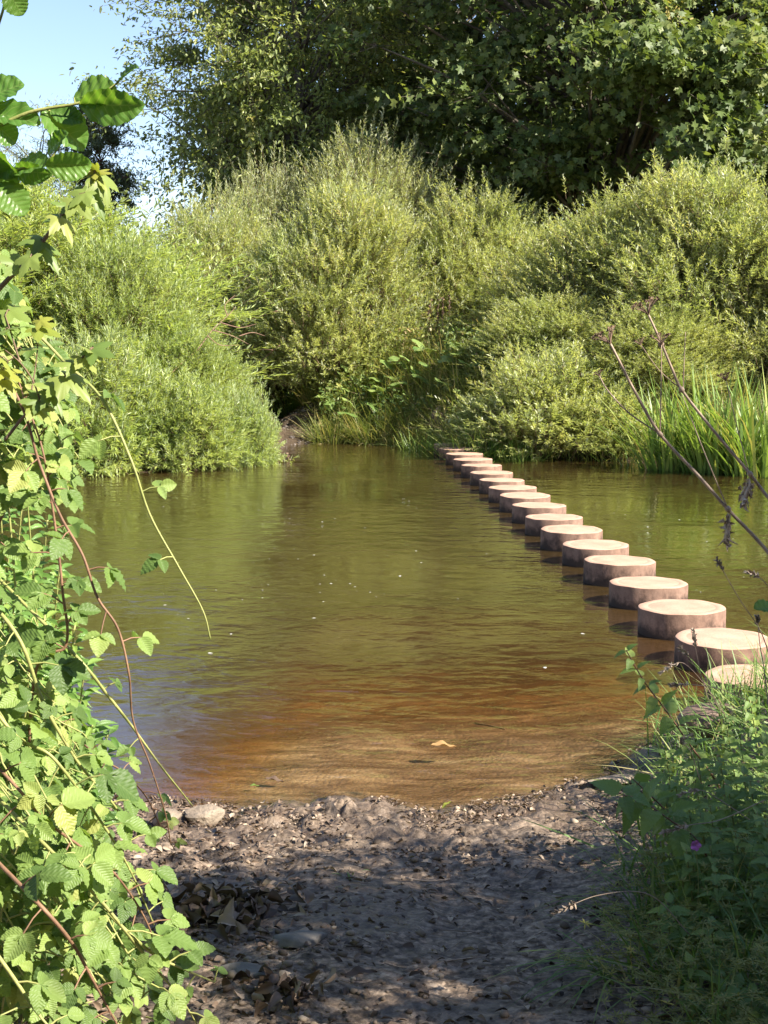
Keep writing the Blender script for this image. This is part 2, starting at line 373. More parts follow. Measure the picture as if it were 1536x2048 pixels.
def concrete_mat():
    m, nt = new_mat('stone_concrete'); lk = nt.links.new
    geo = N(nt, 'ShaderNodeNewGeometry'); tc = N(nt, 'ShaderNodeTexCoord')
    oi = N(nt, 'ShaderNodeObjectInfo')
    ad = nt.nodes.new('ShaderNodeVectorMath'); ad.operation = 'ADD'
    sc_ = nt.nodes.new('ShaderNodeVectorMath'); sc_.operation = 'SCALE'; sc_.inputs[3].default_value = 13.0
    cmb = N(nt, 'ShaderNodeCombineXYZ'); lk(oi.outputs['Random'], cmb.inputs[0]); lk(oi.outputs['Random'], cmb.inputs[1]); lk(cmb.outputs[0], sc_.inputs[0])
    lk(tc.outputs['Object'], ad.inputs[0]); lk(sc_.outputs[0], ad.inputs[1])
    n1 = N(nt, 'ShaderNodeTexNoise', Scale=5.0, Detail=6.0, Roughness=.65); lk(ad.outputs[0], n1.inputs[0])
    n2 = N(nt, 'ShaderNodeTexNoise', Scale=90.0, Detail=3.0); lk(ad.outputs[0], n2.inputs[0])
    base = ramp(nt, [(.3, (.37, .225, .155)), (.55, (.46, .285, .20)), (.75, (.51, .335, .245))]); lk(n1.outputs[0], base.inputs[0])
    spk = ramp(nt, [(.3, (.82, .82, .82)), (.55, (1, 1, 1)), (.75, (1.08, 1.07, 1.06))]); lk(n2.outputs[0], spk.inputs[0])
    col = mixc(nt, 1.0, base.outputs[0], spk.outputs[0], 'MULTIPLY')
    # damp, algae, silt staining from the waterline; shade painted into the sides
    sep = N(nt, 'ShaderNodeSeparateXYZ'); lk(geo.outputs['Position'], sep.inputs[0])
    n3 = N(nt, 'ShaderNodeTexNoise', Scale=9.0, Detail=6.0, Roughness=.7)
    mp = N(nt, 'ShaderNodeMapping'); mp.inputs['Scale'].default_value = (1, 1, .75); lk(ad.outputs[0], mp.inputs[0]); lk(mp.outputs[0], n3.inputs[0])
    lim = mth(nt, 'MULTIPLY_ADD', n3.outputs[0], 0.24, -0.005)
    wet = mth(nt, 'MULTIPLY', mth(nt, 'SUBTRACT', lim, sep.outputs[2]), 13.0, clamp=True)
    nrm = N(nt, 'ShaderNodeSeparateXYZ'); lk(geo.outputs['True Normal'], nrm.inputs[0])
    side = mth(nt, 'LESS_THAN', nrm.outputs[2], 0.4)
    stain_shade = ramp(nt, [(.30, (.55, .55, .55)), (.70, (1, 1, 1))]); lk(n3.outputs[0], stain_shade.inputs[0])
    col = mixc(nt, mth(nt, 'MULTIPLY', mth(nt, 'MULTIPLY', side, stain_shade.outputs[0]), .92), col, (.065, .038, .027))
    col = mixc(nt, mth(nt, 'MULTIPLY', wet, .95), col, (.03, .02, .015))
    bp = N(nt, 'ShaderNodeBump', Strength=.35, Distance=.004); lk(n2.outputs[0], bp.inputs['Height'])
    pb = N(nt, 'ShaderNodeBsdfPrincipled', Roughness=.85); pb.inputs['Specular IOR Level'].default_value = .25
    lk(col, pb.inputs['Base Color']); lk(bp.outputs[0], pb.inputs['Normal'])
    out = N(nt, 'ShaderNodeOutputMaterial'); lk(pb.outputs[0], out.inputs[0])
    return m
M['concrete'] = concrete_mat()

def ground_mat():
    m, nt = new_mat('river_ground'); lk = nt.links.new
    geo = N(nt, 'ShaderNodeNewGeometry'); pos = geo.outputs['Position']
    sep = N(nt, 'ShaderNodeSeparateXYZ'); lk(pos, sep.inputs[0])
    nA = N(nt, 'ShaderNodeTexNoise', Scale=2.2, Detail=5.0, Roughness=.6); lk(pos, nA.inputs[0])
    nB = N(nt, 'ShaderNodeTexNoise', Scale=24.0, Detail=6.0, Roughness=.7); lk(pos, nB.inputs[0])
    nC = N(nt, 'ShaderNodeTexNoise', Scale=85.0, Detail=3.0); lk(pos, nC.inputs[0])
    vo = N(nt, 'ShaderNodeTexVoronoi', Scale=46.0); lk(pos, vo.inputs['Vector'])
    mud = ramp(nt, [(.30, (.026, .016, .009)), (.43, (.105, .068, .039)), (.56, (.25, .172, .105)), (.76, (.46, .345, .23))]); lk(nB.outputs[0], mud.inputs[0])
    bwv = N(nt, 'ShaderNodeRGBToBW'); lk(vo.outputs['Color'], bwv.inputs[0])
    col = mixc(nt, 0.55, mud.outputs[0], bwv.outputs[0], 'OVERLAY')
    hsv = N(nt, 'ShaderNodeHueSaturation', Saturation=.85); lk(col, hsv.inputs['Color']); col = hsv.outputs[0]
    smooth = mth(nt, 'MULTIPLY', mth(nt, 'SUBTRACT', nA.outputs[0], .46), 6.0, clamp=True)
    col = mixc(nt, mth(nt, 'MULTIPLY', smooth, .6), col, (.10, .07, .048))
    # silt wet from the river
    wetn = mth(nt, 'MULTIPLY_ADD', nB.outputs[0], 0.20, -0.035)
    wet = mth(nt, 'MULTIPLY', mth(nt, 'SUBTRACT', wetn, sep.outputs[2]), 22.0, clamp=True)
    col = mixc(nt, mth(nt, 'MULTIPLY', wet, .65), col, (.06, .042, .03))
    # bed
    nbm = N(nt, 'ShaderNodeMapping'); nbm.inputs['Scale'].default_value = (.55, 1.6, 1); lk(pos, nbm.inputs[0])
    nD = N(nt, 'ShaderNodeTexNoise', Scale=7.0, Detail=6.0, Roughness=.72); lk(nbm.outputs[0], nD.inputs[0])
    bed = ramp(nt, [(.33, (.065, .036, .018)), (.46, (.175, .105, .052)), (.58, (.27, .175, .092)), (.75, (.36, .27, .165))]); lk(nD.outputs[0], bed.inputs[0])
    nF = N(nt, 'ShaderNodeTexNoise', Scale=1.7, Detail=4.0, Roughness=.6); lk(nbm.outputs[0], nF.inputs[0])
    blot = mth(nt, 'MULTIPLY', mth(nt, 'SUBTRACT', nF.outputs[0], .47), 7.0, clamp=True)
    vb = N(nt, 'ShaderNodeTexVoronoi', Scale=30.0); lk(pos, vb.inputs['Vector'])
    bwb = N(nt, 'ShaderNodeRGBToBW'); lk(vb.outputs['Color'], bwb.inputs[0])
    pebb = mth(nt, 'LESS_THAN', vb.outputs['Distance'], .22)
    bedc = mixc(nt, mth(nt, 'MULTIPLY', pebb, .45), bed.outputs[0], bwb.outputs[0], 'SOFT_LIGHT')
    bedc = mixc(nt, mth(nt, 'MULTIPLY', blot, .6), bedc, (.075, .036, .016))
    under = mth(nt, 'MULTIPLY', mth(nt, 'SUBTRACT', 0.004, sep.outputs[2]), 60.0, clamp=True)
    col = mixc(nt, under, col, bedc)
    # far bank soil
    nE = N(nt, 'ShaderNodeTexNoise', Scale=5.0, Detail=5.0); lk(pos, nE.inputs[0])
    soil = ramp(nt, [(.35, (.045, .04, .022)), (.55, (.085, .085, .035)), (.75, (.13, .12, .055))]); lk(nE.outputs[0], soil.inputs[0])
    far = mth(nt, 'GREATER_THAN', sep.outputs[1], 16.0)
    grav = ramp(nt, [(.35, (.03, .02, .013)), (.7, (.12, .088, .06))]); lk(nB.outputs[0], grav.inputs[0])
    low = mth(nt, 'MULTIPLY', mth(nt, 'SUBTRACT', .62, sep.outputs[2]), 6.0, clamp=True)
    fcol = mixc(nt, low, soil.outputs[0], grav.outputs[0])
    col = mixc(nt, far, col, fcol)
    hgt = mth(nt, 'ADD', mth(nt, 'MULTIPLY', nB.outputs[0], .8), mth(nt, 'MULTIPLY', vo.outputs['Distance'], -.5))
    bp = N(nt, 'ShaderNodeBump', Strength=.6, Distance=.022); lk(hgt, bp.inputs['Height'])
    bp2 = N(nt, 'ShaderNodeBump', Strength=.5, Distance=.006); lk(nC.outputs[0], bp2.inputs['Height']); lk(bp.outputs[0], bp2.inputs['Normal'])
    ro = mth(nt, 'SUBTRACT', .85, mth(nt, 'ADD', mth(nt, 'MULTIPLY', wet, .45), mth(nt, 'MULTIPLY', smooth, .38)))
    ro = mth(nt, 'MULTIPLY_ADD', far, .5, ro, clamp=True)
    spc = mth(nt, 'MULTIPLY_ADD', far, -.42, .5); 
    pb = N(nt, 'ShaderNodeBsdfPrincipled'); lk(spc, pb.inputs['Specular IOR Level'])
    lk(col, pb.inputs['Base Color']); lk(ro, pb.inputs['Roughness']); lk(bp2.outputs[0], pb.inputs['Normal'])
    out = N(nt, 'ShaderNodeOutputMaterial'); lk(pb.outputs[0], out.inputs[0])
    return m
M['ground'] = ground_mat()

def water_mat():
    m, nt = new_mat('river_water'); lk = nt.links.new
    geo = N(nt, 'ShaderNodeNewGeometry'); pos = geo.outputs['Position']
    sep = N(nt, 'ShaderNodeSeparateXYZ'); lk(pos, sep.inputs[0])
    mp = N(nt, 'ShaderNodeMapping'); mp.inputs['Scale'].default_value = (1.0, 1.35, 1); mp.inputs['Rotation'].default_value = (0, 0, .25); lk(pos, mp.inputs[0])
    w1 = N(nt, 'ShaderNodeTexNoise', Scale=11.0, Detail=3.0, Roughness=.55, Distortion=.6); lk(mp.outputs[0], w1.inputs[0])
    w2 = N(nt, 'ShaderNodeTexNoise', Scale=3.0, Detail=2.0, Distortion=.4); lk(mp.outputs[0], w2.inputs[0])
    pz = N(nt, 'ShaderNodeTexNoise', Scale=.45, Detail=2.0); lk(pos, pz.inputs[0])      # gusts: calmer and rougher patches
    amp = mth(nt, 'MULTIPLY_ADD', mth(nt, 'MULTIPLY', mth(nt, 'SUBTRACT', pz.outputs[0], .38), 4.0, clamp=True), .8, .25)
    hgt = mth(nt, 'MULTIPLY', mth(nt, 'ADD', mth(nt, 'MULTIPLY', w1.outputs[0], .22), mth(nt, 'MULTIPLY', w2.outputs[0], 1.1)), amp)
    bp = N(nt, 'ShaderNodeBump', Strength=.58, Distance=.035); lk(hgt, bp.inputs['Height'])
    dt = nt.nodes.new('ShaderNodeVectorMath'); dt.operation = 'DOT_PRODUCT'; lk(bp.outputs[0], dt.inputs[0]); lk(geo.outputs['Incoming'], dt.inputs[1])
    ic = mth(nt, 'SUBTRACT', 1.0, mth(nt, 'ABSOLUTE', dt.outputs['Value']), clamp=True)
    fr = mth(nt, 'MULTIPLY_ADD', mth(nt, 'POWER', ic, 4.3), .97, .03)
    gl = N(nt, 'ShaderNodeBsdfGlossy', Roughness=.03); lk(bp.outputs[0], gl.inputs['Normal'])
    gl.inputs['Color'].default_value = (.96, .96, .96, 1)
    # peaty, silty water: clear over the shallows, brown where it is deep
    d = mth(nt, 'MULTIPLY_ADD', sep.outputs[1], .27, -1.95)
    d = mth(nt, 'ADD', d, mth(nt, 'MULTIPLY', mth(nt, 'SUBTRACT', pz.outputs[0], .5), .35))
    d = mth(nt, 'ADD', d, mth(nt, 'MULTIPLY', mth(nt, 'SUBTRACT', -.3, sep.outputs[0]), 1.0, clamp=True))
    dn = mth(nt, 'MULTIPLY', d, 1.0, clamp=True)
    tcol = ramp(nt, [(0, (.97, .93, .84)), (.3, (.84, .64, .38)), (1, (.3, .14, .05))]); lk(dn, tcol.inputs[0])
    tr = N(nt, 'ShaderNodeBsdfTransparent'); lk(tcol.outputs[0], tr.inputs[0])
    bcol = ramp(nt, [(0, (.16, .08, .03)), (1, (.045, .028, .009))]); lk(dn, bcol.inputs[0])
    df = N(nt, 'ShaderNodeBsdfDiffuse'); lk(bcol.outputs[0], df.inputs[0])
    tf = ramp(nt, [(0, (.02, .02, .02)), (.4, (.3, .3, .3)), (1, (.9, .9, .9))]); lk(dn, tf.inputs[0])
    body = N(nt, 'ShaderNodeMixShader'); lk(tf.outputs[0], body.inputs[0]); lk(tr.outputs[0], body.inputs[1]); lk(df.outputs[0], body.inputs[2])
    mx = N(nt, 'ShaderNodeMixShader'); lk(fr, mx.inputs[0]); lk(body.outputs[0], mx.inputs[1]); lk(gl.outputs[0], mx.inputs[2])
    out = N(nt, 'ShaderNodeOutputMaterial'); lk(mx.outputs[0], out.inputs[0])
    return m
M['water'] = water_mat()

# ------------------------------------------------------------------ object helpers
def tag(o, label=None, cat=None, group=None, kind=None):
    if label: o['label'] = label
    if cat: o['category'] = cat
    if group: o['group'] = group
    if kind: o['kind'] = kind
    return o
def thing(name, loc, label, cat, group=None, rz=0.0, sc=(1, 1, 1)):
    o = bpy.data.objects.new(name, None); COL.objects.link(o)
    o.empty_display_size = 0.1
    o.location = loc; o.rotation_euler = (0, 0, rz); o.scale = sc
    return tag(o, label, cat, group)
def copy_tree(o, parent=None):
    c = o.copy(); COL.objects.link(c)
    if parent is not None: c.parent = parent
    for ch in list(o.children): copy_tree(ch, c)
    return c
def cr(pts, n=8):
    P = np.asarray(pts, float)
    P = np.concatenate([[2 * P[0] - P[1]], P, [2 * P[-1] - P[-2]]])
    out = []
    for i in range(1, len(P) - 2):
        for t in np.arange(n) / n:
            a, b, c, d = P[i - 1:i + 3]
            out.append(.5 * (2 * b + (c - a) * t + (2 * a - 5 * b + 4 * c - d) * t * t + (3 * b - a - 3 * c + d) * t ** 3))
    out.append(P[-2]); return np.array(out)
def unit(v):
    v = np.asarray(v, float); return v / (np.linalg.norm(v, axis=-1, keepdims=True) + 1e-9)
def rs(seed): random.seed(seed); np.random.seed(seed)

# ------------------------------------------------------------------ ground, water
def build_ground():
    xs = np.unique(np.round(np.concatenate([-np.geomspace(7, 900, 26), np.arange(-7, -2.4, .2), np.arange(-2.4, 2.6, .022), np.arange(2.6, 8, .2), np.geomspace(8, 900, 26)]), 4))
    ys = np.unique(np.round(np.concatenate([[-900, -300, -100, -40, -15, -6, -3], np.arange(-2, 2.6, .2), np.arange(2.6, 8.2, .024), np.arange(8.2, 20, .35), np.arange(20, 34, .13), np.geomspace(34, 1200, 30)]), 4))
    X, Y = np.meshgrid(xs, ys)
    Z = hz(X, Y)
    nx, ny = len(xs), len(ys)
    mb = MB()
    i = np.arange(ny - 1)[:, None] * nx; j = np.arange(nx - 1)[None]
    q = np.stack([i + j, i + j + 1, i + nx + j + 1, i + nx + j], -1).reshape(-1, 4)
    mb.add(np.stack([X, Y, Z], -1).reshape(-1, 3), q)
    return tag(mb.build('ground', M['ground'], smooth=True), kind='structure')
build_ground()
mb = MB()
mb.add([[-120, 2, 0], [120, 2, 0], [120, 40, 0], [-120, 40, 0]], [[0, 1, 2, 3]])
tag(mb.build('water', M['water']), kind='structure')

# ------------------------------------------------------------------ stepping stones
def stone_mesh():
    mb = MB(); n = 64
    rings = [(0.302, -0.75), (0.300, 0.0), (0.299, .168), (.2965, .176), (.290, .18), (.236, .18), (.233, .1788), (.229, .1788), (.226, .1795), (.12, .1805)]
    V = []
    for r, z in rings:
        for k in range(n):
            a = k / n * 2 * PI
            chip = 1 + .006 * math.sin(a * 5 + 1) * math.sin(a * 11) - (.02 if k in (9, 10, 31) else 0) if z > .1 and r > .28 else 1
            V.append([r * chip * math.cos(a), r * chip * math.sin(a), z + (.002 * math.sin(a * 7) if .25 < r < .297 else 0)])
    V.append([0, 0, .181]); Q = []; T = []
    for i in range(len(rings) - 1):
        for k in range(n):
            Q.append([i * n + k, i * n + (k + 1) % n, (i + 1) * n + (k + 1) % n, (i + 1) * n + k])
    l = (len(rings) - 1) * n
    for k in range(n): T.append([l + k, l + (k + 1) % n, len(V) - 1])
    mb.add(V, Q, T); return mb
SPX = [(1520, 1348), (1447, 1272), (1364, 1214), (1297, 1162), (1239, 1121), (1191.5, 1087), (1143, 1059), (1108, 1033), (1078, 1011), (1050, 991), (1025.5, 974), (1003.5, 958), (983, 943), (963, 929.5), (946, 917.5), (929, 906.5), (914, 897), (902, 888.5)]
ORD = ['nearest', 'second', 'third', 'fourth', 'fifth', 'sixth', 'seventh', 'eighth', 'ninth', 'tenth', 'eleventh', 'twelfth', 'thirteenth', 'fourteenth', 'fifteenth', 'sixteenth']
st0 = None
rs(4)
for i, (px, py) in enumerate(SPX):
    p = flat(px, py, .18)
    if st0 is None:
        st0 = stone_mesh().build('stepping_stone', M['concrete']); o = st0
        bv = st0.data
        bv.polygons.foreach_set('use_smooth', np.ones(len(bv.polygons), bool))
        bv.set_sharp_from_angle(angle=R(35))
    else:
        o = st0.copy(); COL.objects.link(o)
    o.location = (p[0], p[1], random.uniform(-.012, .008)); o.rotation_euler = (R(random.uniform(-1.0, 1.0)), R(random.uniform(-.6, 1.2)), random.uniform(0, 6))
    if i == 0: lab = 'nearest round concrete stepping stone, pale and half hidden behind bank grass'
    elif i == len(SPX) - 1: lab = 'last and smallest looking concrete stepping stone, touching the far grassy bank'
    elif i == len(SPX) - 2: lab = 'round concrete stepping stone just before the last one at the far bank'
    else: lab = 'round concrete stepping stone, the %s counted from the near bank' % ORD[i]
    tag(o, lab, 'stepping stone', 'stepping stones across the river')

# ------------------------------------------------------------------ bushes and trees
def lumpy(nrm, seed, amp=.22):
    # lumpy radius factor for directions
    rng = np.random.RandomState(seed)
    C = unit(rng.randn(26, 3)); w = rng.uniform(.5, 1, 26)
    d = nrm @ C.T
    return 1 - amp + 2 * amp * np.clip((np.exp((d - 1) * 9) * w).sum(1), 0, 1.3) * .8

def willow(seed, mat, rx=2.0, ry=1.7, hgt=4.0, nshoot=4600, per=26, leaf=.10, lw=.019, upright=.7, csz=None, wand=.06):
    # a many stemmed shrub: limbs from the root, each ending in a lobe of leafy shoots, with longer wands sticking out
    rs(seed)
    base = MB(); fol = MB()
    ncl = 84
    k = np.arange(ncl)
    az = k * 2.39996 + np.random.randn(ncl) * .35
    h = np.clip((k + .5) / ncl + np.random.randn(ncl) * .05, .02, .98)
    prof = (1 - h ** 2.4) ** .5 * (.86 + .14 * np.minimum(1, h * 5))
    rad = prof * np.random.uniform(.55, 1.16, ncl) + .05
    C = np.stack([np.cos(az) * rad * rx * .88, np.sin(az) * rad * ry * .88, h * hgt * .88 * np.random.uniform(.82, 1.1, ncl)], -1)
    if csz is None: csz = .27 * rx
    outd = unit(np.stack([np.cos(az) * prof, np.sin(az) * prof, h * 1.1 + .05], -1))
    for i in range(0, ncl, 2):
        b = np.array([np.random.uniform(-.25, .25) * rx * .5, np.random.uniform(-.25, .25) * rx * .5, -.3])
        mid = b * .45 + C[i] * .55 + np.random.randn(3) * .1 * rx + np.array([0, 0, .12 * hgt * (1 - h[i])])
        base.tube(cr([b, mid, C[i]], 6), [.016 * rx, .008 * rx, .005 * rx], 5, caps=False)
    wgt = np.random.uniform(.5, 1.5, ncl); wgt /= wgt.sum()
    I0 = np.random.choice(ncl, nshoot, p=wgt)
    n = nshoot
    cs = csz * np.random.uniform(.55, 1.5, ncl)
    off = np.random.randn(n, 3) * np.array([.55, .55, .5]) + outd[I0] * .15
    P = C[I0] + off * cs[I0][:, None]
    P[:, 2] = np.maximum(P[:, 2], np.random.uniform(.02, .35, n) * hgt * .2)
    SD = unit(unit(off) * .75 + outd[I0] * .7 + np.array([0, 0, upright]) + np.random.randn(n, 3) * .3)
    L = np.random.uniform(.3, .65, n) * (.5 + .25 * rx)
    w_ = np.random.rand(n) < wand
    L = np.where(w_, L * 2.0, L)
    sag = np.random.uniform(.0, .35, n)
    tip = P + SD * L[:, None]
    base.sticks(P - SD * .2 * L[:, None], P + SD * L[:, None] * .6, np.full(n, .0055), np.full(n, .002))
    t = np.tile(np.linspace(.02, 1, per), n) + np.random.uniform(-.02, .02, n * per)
    I = np.repeat(np.arange(n), per)
    sd = SD[I]
    lp = P[I] + sd * (L[I] * t)[:, None]
    lp[:, 2] -= sag[I] * L[I] * t * t * .7
    ref = unit(np.cross(sd, np.random.randn(n * per, 3)))
    ang = np.random.uniform(.45, 1.1, n * per) * (1.05 - .45 * t)
    D = unit(sd * np.cos(ang)[:, None] + ref * np.sin(ang)[:, None] + np.array([0, 0, -.12]))
    U = unit(sd * .35 + np.array([0, 0, .8]) + np.random.randn(n * per, 3) * .42)
    s = np.random.uniform(.65, 1.3, n * per) * (1 - .4 * t ** 3)
    crand = np.clip(np.random.rand(ncl)[I0][I] * .35 + np.random.rand(n)[I] * .3 + np.random.rand(n * per) * .35, 0, 1)
    fol.leaves(T_WILLOW, lp, D, U, leaf * s, lw * s, crand)
    return base, fol

def place_bush(kindname, label, cat, mats, mbs, loc, rz, sc, group=None, proto=None):
    if proto is not None:
        o = copy_tree(proto)
        o.location = loc; o.rotation_euler = (0, 0, rz); o.scale = sc
        tag(o, label, cat, group)
        return o
    o = thing(kindname, loc, label, cat, group, rz, sc)
    mbs[0].build('branches', mats[0], o)
    mbs[1].build('foliage', mats[1], o)
    return o

def bx(px, Y): return (px - 768) / F * Y * 1.0
def ztop(py, Y): return at(768, py, Y)[2]

WG = 'willow bushes along the far bank'
protos = {}
def bush(key, kind, label, px, Y, halfpx, topy, rz=0.0, ysc=1.0, cat='willow bush'):
    x = bx(px, Y); z0 = hz1(x, Y) - .1
    spec = SPEC[key]
    sx = halfpx * 1.22 / F * Y / spec['rx']
    sz = (ztop(topy, Y) - z0) / (spec['hgt'] * 1.06)
    if key in protos:
        return place_bush(kind, label, cat, None, None, (x, Y, z0), rz, (sx, sx * ysc, sz), WG, protos[key])
    mbs = willow(spec['seed'], None, spec['rx'], spec['ry'], spec['hgt'], spec['n'], spec['per'], spec['leaf'], spec['lw'], spec['up'])
    protos[key] = place_bush(kind, label, cat, (M['twig'], spec['mat']), mbs, (x, Y, z0), rz, (sx, sx * ysc, sz), WG)
    return protos[key]
SPEC = {
    'olive': dict(seed=11, mat=M['willow_olive'], rx=2.0, ry=1.7, hgt=4.0, n=5200, per=24, leaf=.115, lw=.026, up=.7),
    'olive_b': dict(seed=23, mat=M['willow_olive'], rx=2.2, ry=1.8, hgt=4.2, n=5600, per=22, leaf=.12, lw=.026, up=.85),
    'green': dict(seed=37, mat=M['willow_green'], rx=2.0, ry=1.7, hgt=4.0, n=5000, per=22, leaf=.14, lw=.024, up=.8),
    'pale': dict(seed=51, mat=M['willow_pale'], rx=2.2, ry=1.8, hgt=4.0, n=4600, per=24, leaf=.10, lw=.020, up=1.1),
    'small': dict(seed=67, mat=M['willow_olive'], rx=1.0, ry=.9, hgt=1.5, n=1700, per=20, leaf=.10, lw=.026, up=.8),
    'small_green': dict(seed=71, mat=M['willow_green'], rx=1.1, ry=.9, hgt=1.6, n=1700, per=22, leaf=.14, lw=.024, up=.5),
}
bush('green', 'willow_bush', 'tallest fresh green willow bush, at the left edge behind the brambles', 40, 26.0, 280, 345, 0.4)
bush('green', 'willow_bush', 'fresh green willow bush in the middle of the left promontory', 225, 24.6, 140, 455, 2.0)
bush('green', 'willow_bush', 'low sloping green willow bush at the right end of the left promontory', 375, 23.8, 92, 650, 3.7)
bush('small_green', 'willow_bush', 'small green willow at the waterline where the promontory meets the inlet', 488, 22.9, 52, 800, 1.0)
bush('small_green', 'willow_bush', 'low green willow hanging over the water under the left bushes', 350, 22.3, 90, 770, 2.4)
bush('small_green', 'willow_bush', 'low green willow at the water just right of the hanging bramble leaves', 190, 22.0, 110, 700, 4.4)
bush('olive_b', 'willow_bush', 'shaded dark willow behind the inlet, left of the sunny middle bush', 440, 32.8, 135, 395, 5.1)
bush('olive', 'willow_bush', 'sunny yellow green willow in the middle, overhanging the inlet', 675, 30.6, 148, 372, 0.8)
bush('pale', 'willow_bush', 'silvery pale willow with upright tips rising behind the middle bush', 735, 35.5, 180, 285, 0.0)
bush('pale', 'willow_bush', 'silvery willow behind the shaded bush, under the tall open tree', 540, 36.0, 140, 345, 2.2)
bush('olive_b', 'willow_bush', 'yellow green willow under the dark tree, right of the middle bush', 955, 33.0, 140, 385, 1.5)
bush('olive_b', 'willow_bush', 'broad sunny willow right of the gap under the dark tree', 1215, 28.6, 165, 400, 3.0)
bush('olive', 'willow_bush', 'tallest sunny willow on the right, standing behind the reeds', 1420, 27.5, 190, 335, 4.0)
bush('olive_b', 'willow_bush', 'willow cut by the right edge of the photo behind the reeds', 1640, 26.5, 190, 370, 5.2)
bush('olive', 'willow_bush', 'lower willow behind the small sallow, sloping down to the water', 1110, 26.6, 120, 590, 2.6)
bush('olive_b', 'willow_bush', 'lower leafy willow hanging down to the water behind the dry stalks', 1300, 25.4, 130, 610, 0.3)
bush('small', 'sallow_bush', 'small pale leaved sallow bush at the water, right of the last stones', 1100, 24.5, 120, 725, 0.0, cat='sallow bush')
bush('small', 'sallow_bush', 'small sallow bush with roots in the water, left of the reeds', 1225, 24.2, 80, 790, 2.1, cat='sallow bush')

bush('green', 'willow_bush', 'green willow beyond the left edge of the photo, at the near end of the promontory', -330, 25.5, 230, 480, 3.0)
bush('olive', 'willow_bush', 'olive willow far beyond the left edge of the photo', -800, 25.0, 260, 420, 1.0)
bush('olive_b', 'willow_bush', 'olive willow far beyond the right edge of the photo', 2050, 25.5, 240, 400, 2.0)

def tree(seed, H, cbase, rx, ry, ncl, per, tpl, leaf, lw, csize=.75, trunk_r=.3, flat_=.5, lean=(0, 0), limb_out=1.0, core=.25, extra=()):
    rs(seed)
    tr = MB(); cr_ = MB()
    tp = [np.array([0, 0, -.4])]
    nseg = 6
    for k in range(1, nseg + 1):
        f = k / nseg
        tp.append(np.array([lean[0] * f + np.random.randn() * .12, lean[1] * f + np.random.randn() * .12, f * H * .86]))
    tpts = cr(tp, 5)
    tr.tube(tpts, [trunk_r * 1.25, trunk_r, trunk_r * .75, trunk_r * .4, trunk_r * .12], 10)
    cz = (cbase + H) / 2; hh = (H - cbase) / 2
    d = unit(np.random.randn(ncl, 3))
    rad = np.random.uniform(core, 1.0, ncl) ** .55
    C = np.array([0, 0, cz]) + d * rad[:, None] * np.array([rx, ry, hh]) * lumpy(d, seed, .18)[:, None]
    if len(extra):
        C = np.concatenate([C, extra]); d = np.concatenate([d, unit(np.asarray(extra) - [0, 0, cz])]); ncl = len(C)
    P = []; Dd = []; U = []; sz = []; rn = []
    S0 = []; S1 = []; r0 = []; r1 = []
    for i in range(ncl):
        c = C[i]
        # limb
        zt = np.clip(c[2] - np.linalg.norm(c[:2]) * .55 * limb_out, cbase * .55, H * .83)
        f = zt / (H * .86)
        b = tpts[int(np.clip(f, 0, 1) * (len(tpts) - 1))]
        out = c - b
        mid = b + out * .5 + np.array([0, 0, .08 * np.linalg.norm(out)]) + np.random.randn(3) * .12 * np.linalg.norm(out) * .5
        pts = cr([b, mid, c + np.random.randn(3) * .1], 5)
        rr = .012 + .011 * np.linalg.norm(out)
        tr.tube(pts, [rr, rr * .6, .01], 5, caps=False)
        n = int(per * np.random.uniform(.6, 1.35))
        s = csize * np.random.uniform(.7, 1.3)
        ntw = 9
        tw = c + np.random.randn(ntw, 3) * np.array([s, s, s * flat_]) * 1.0
        S0.append(np.repeat(c[None], ntw, 0) * .75 + pts[-3] * .25); S1.append(tw); r0 += [.012] * ntw; r1 += [.004] * ntw
        which = np.random.randint(0, ntw, n)
        tpar = np.random.uniform(.25, 1.15, n)
        q = c + (tw[which] - c) * tpar[:, None] + np.random.randn(n, 3) * np.array([.2, .2, .12]) * s
        P.append(q)
        outd = unit(d[i] * .6 + np.random.randn(n, 3) * .8 + np.array([0, 0, -.45]))
        Dd.append(outd)
        U.append(unit(np.random.randn(n, 3) * .5 + np.array([.15, -.1, .9]) + d[i] * .35))
        sz.append(np.random.uniform(.6, 1.25, n))
        rn.append(np.clip(np.random.rand() * .5 + np.random.rand(n) * .5, 0, 1))
    tr.sticks(np.concatenate(S0), np.concatenate(S1), r0, r1)
    sz = np.concatenate(sz)
    cr_.leaves(tpl, np.concatenate(P), np.concatenate(Dd), np.concatenate(U), leaf * sz, lw * sz, np.concatenate(rn))
    return tr, cr_

def put_tree(name, label, px, Y, mbs, mats, rz=0, sc=1, group='trees behind the far bank'):
    x = bx(px, Y)
    o = thing(name, (x, Y, hz1(x, Y)), label, 'tree', group, rz, (sc, sc, sc))
    mbs[0].build('trunk', mats[0], o, smooth=True); mbs[1].build('crown', mats[1], o)
    return o
def copy_tree_at(src, label, px, Y, rz, sc):
    o = copy_tree(src); x = bx(px, Y)
    o.location = (x, Y, hz1(x, Y)); o.rotation_euler = (0, 0, rz); o.scale = (sc, sc, sc); o['label'] = label
    return o
_b = np.array([bx(1180, 38.0), 38.0, hz1(bx(1180, 38.0), 38.0)])
rs(6)
EX = [at(np.random.uniform(1190, 1490), 110 + np.random.uniform(-60, 45), np.random.uniform(31.5, 33.5)) - _b for k in range(26)] + [at(np.random.uniform(1380, 1500), np.random.uniform(190, 330), np.random.uniform(31.8, 33.5)) - _b for k in range(16)]
syc = put_tree('sycamore_tree', 'big dark broad leaved tree with a sunlit tier at upper right', 1180, 38.0, tree(5, 16, 2.0, 5.6, 4.6, 330, 175, T_LOBED, .205, .205, .72, .34, .4, extra=EX), (M['bark'], M['syc']), 0.0)
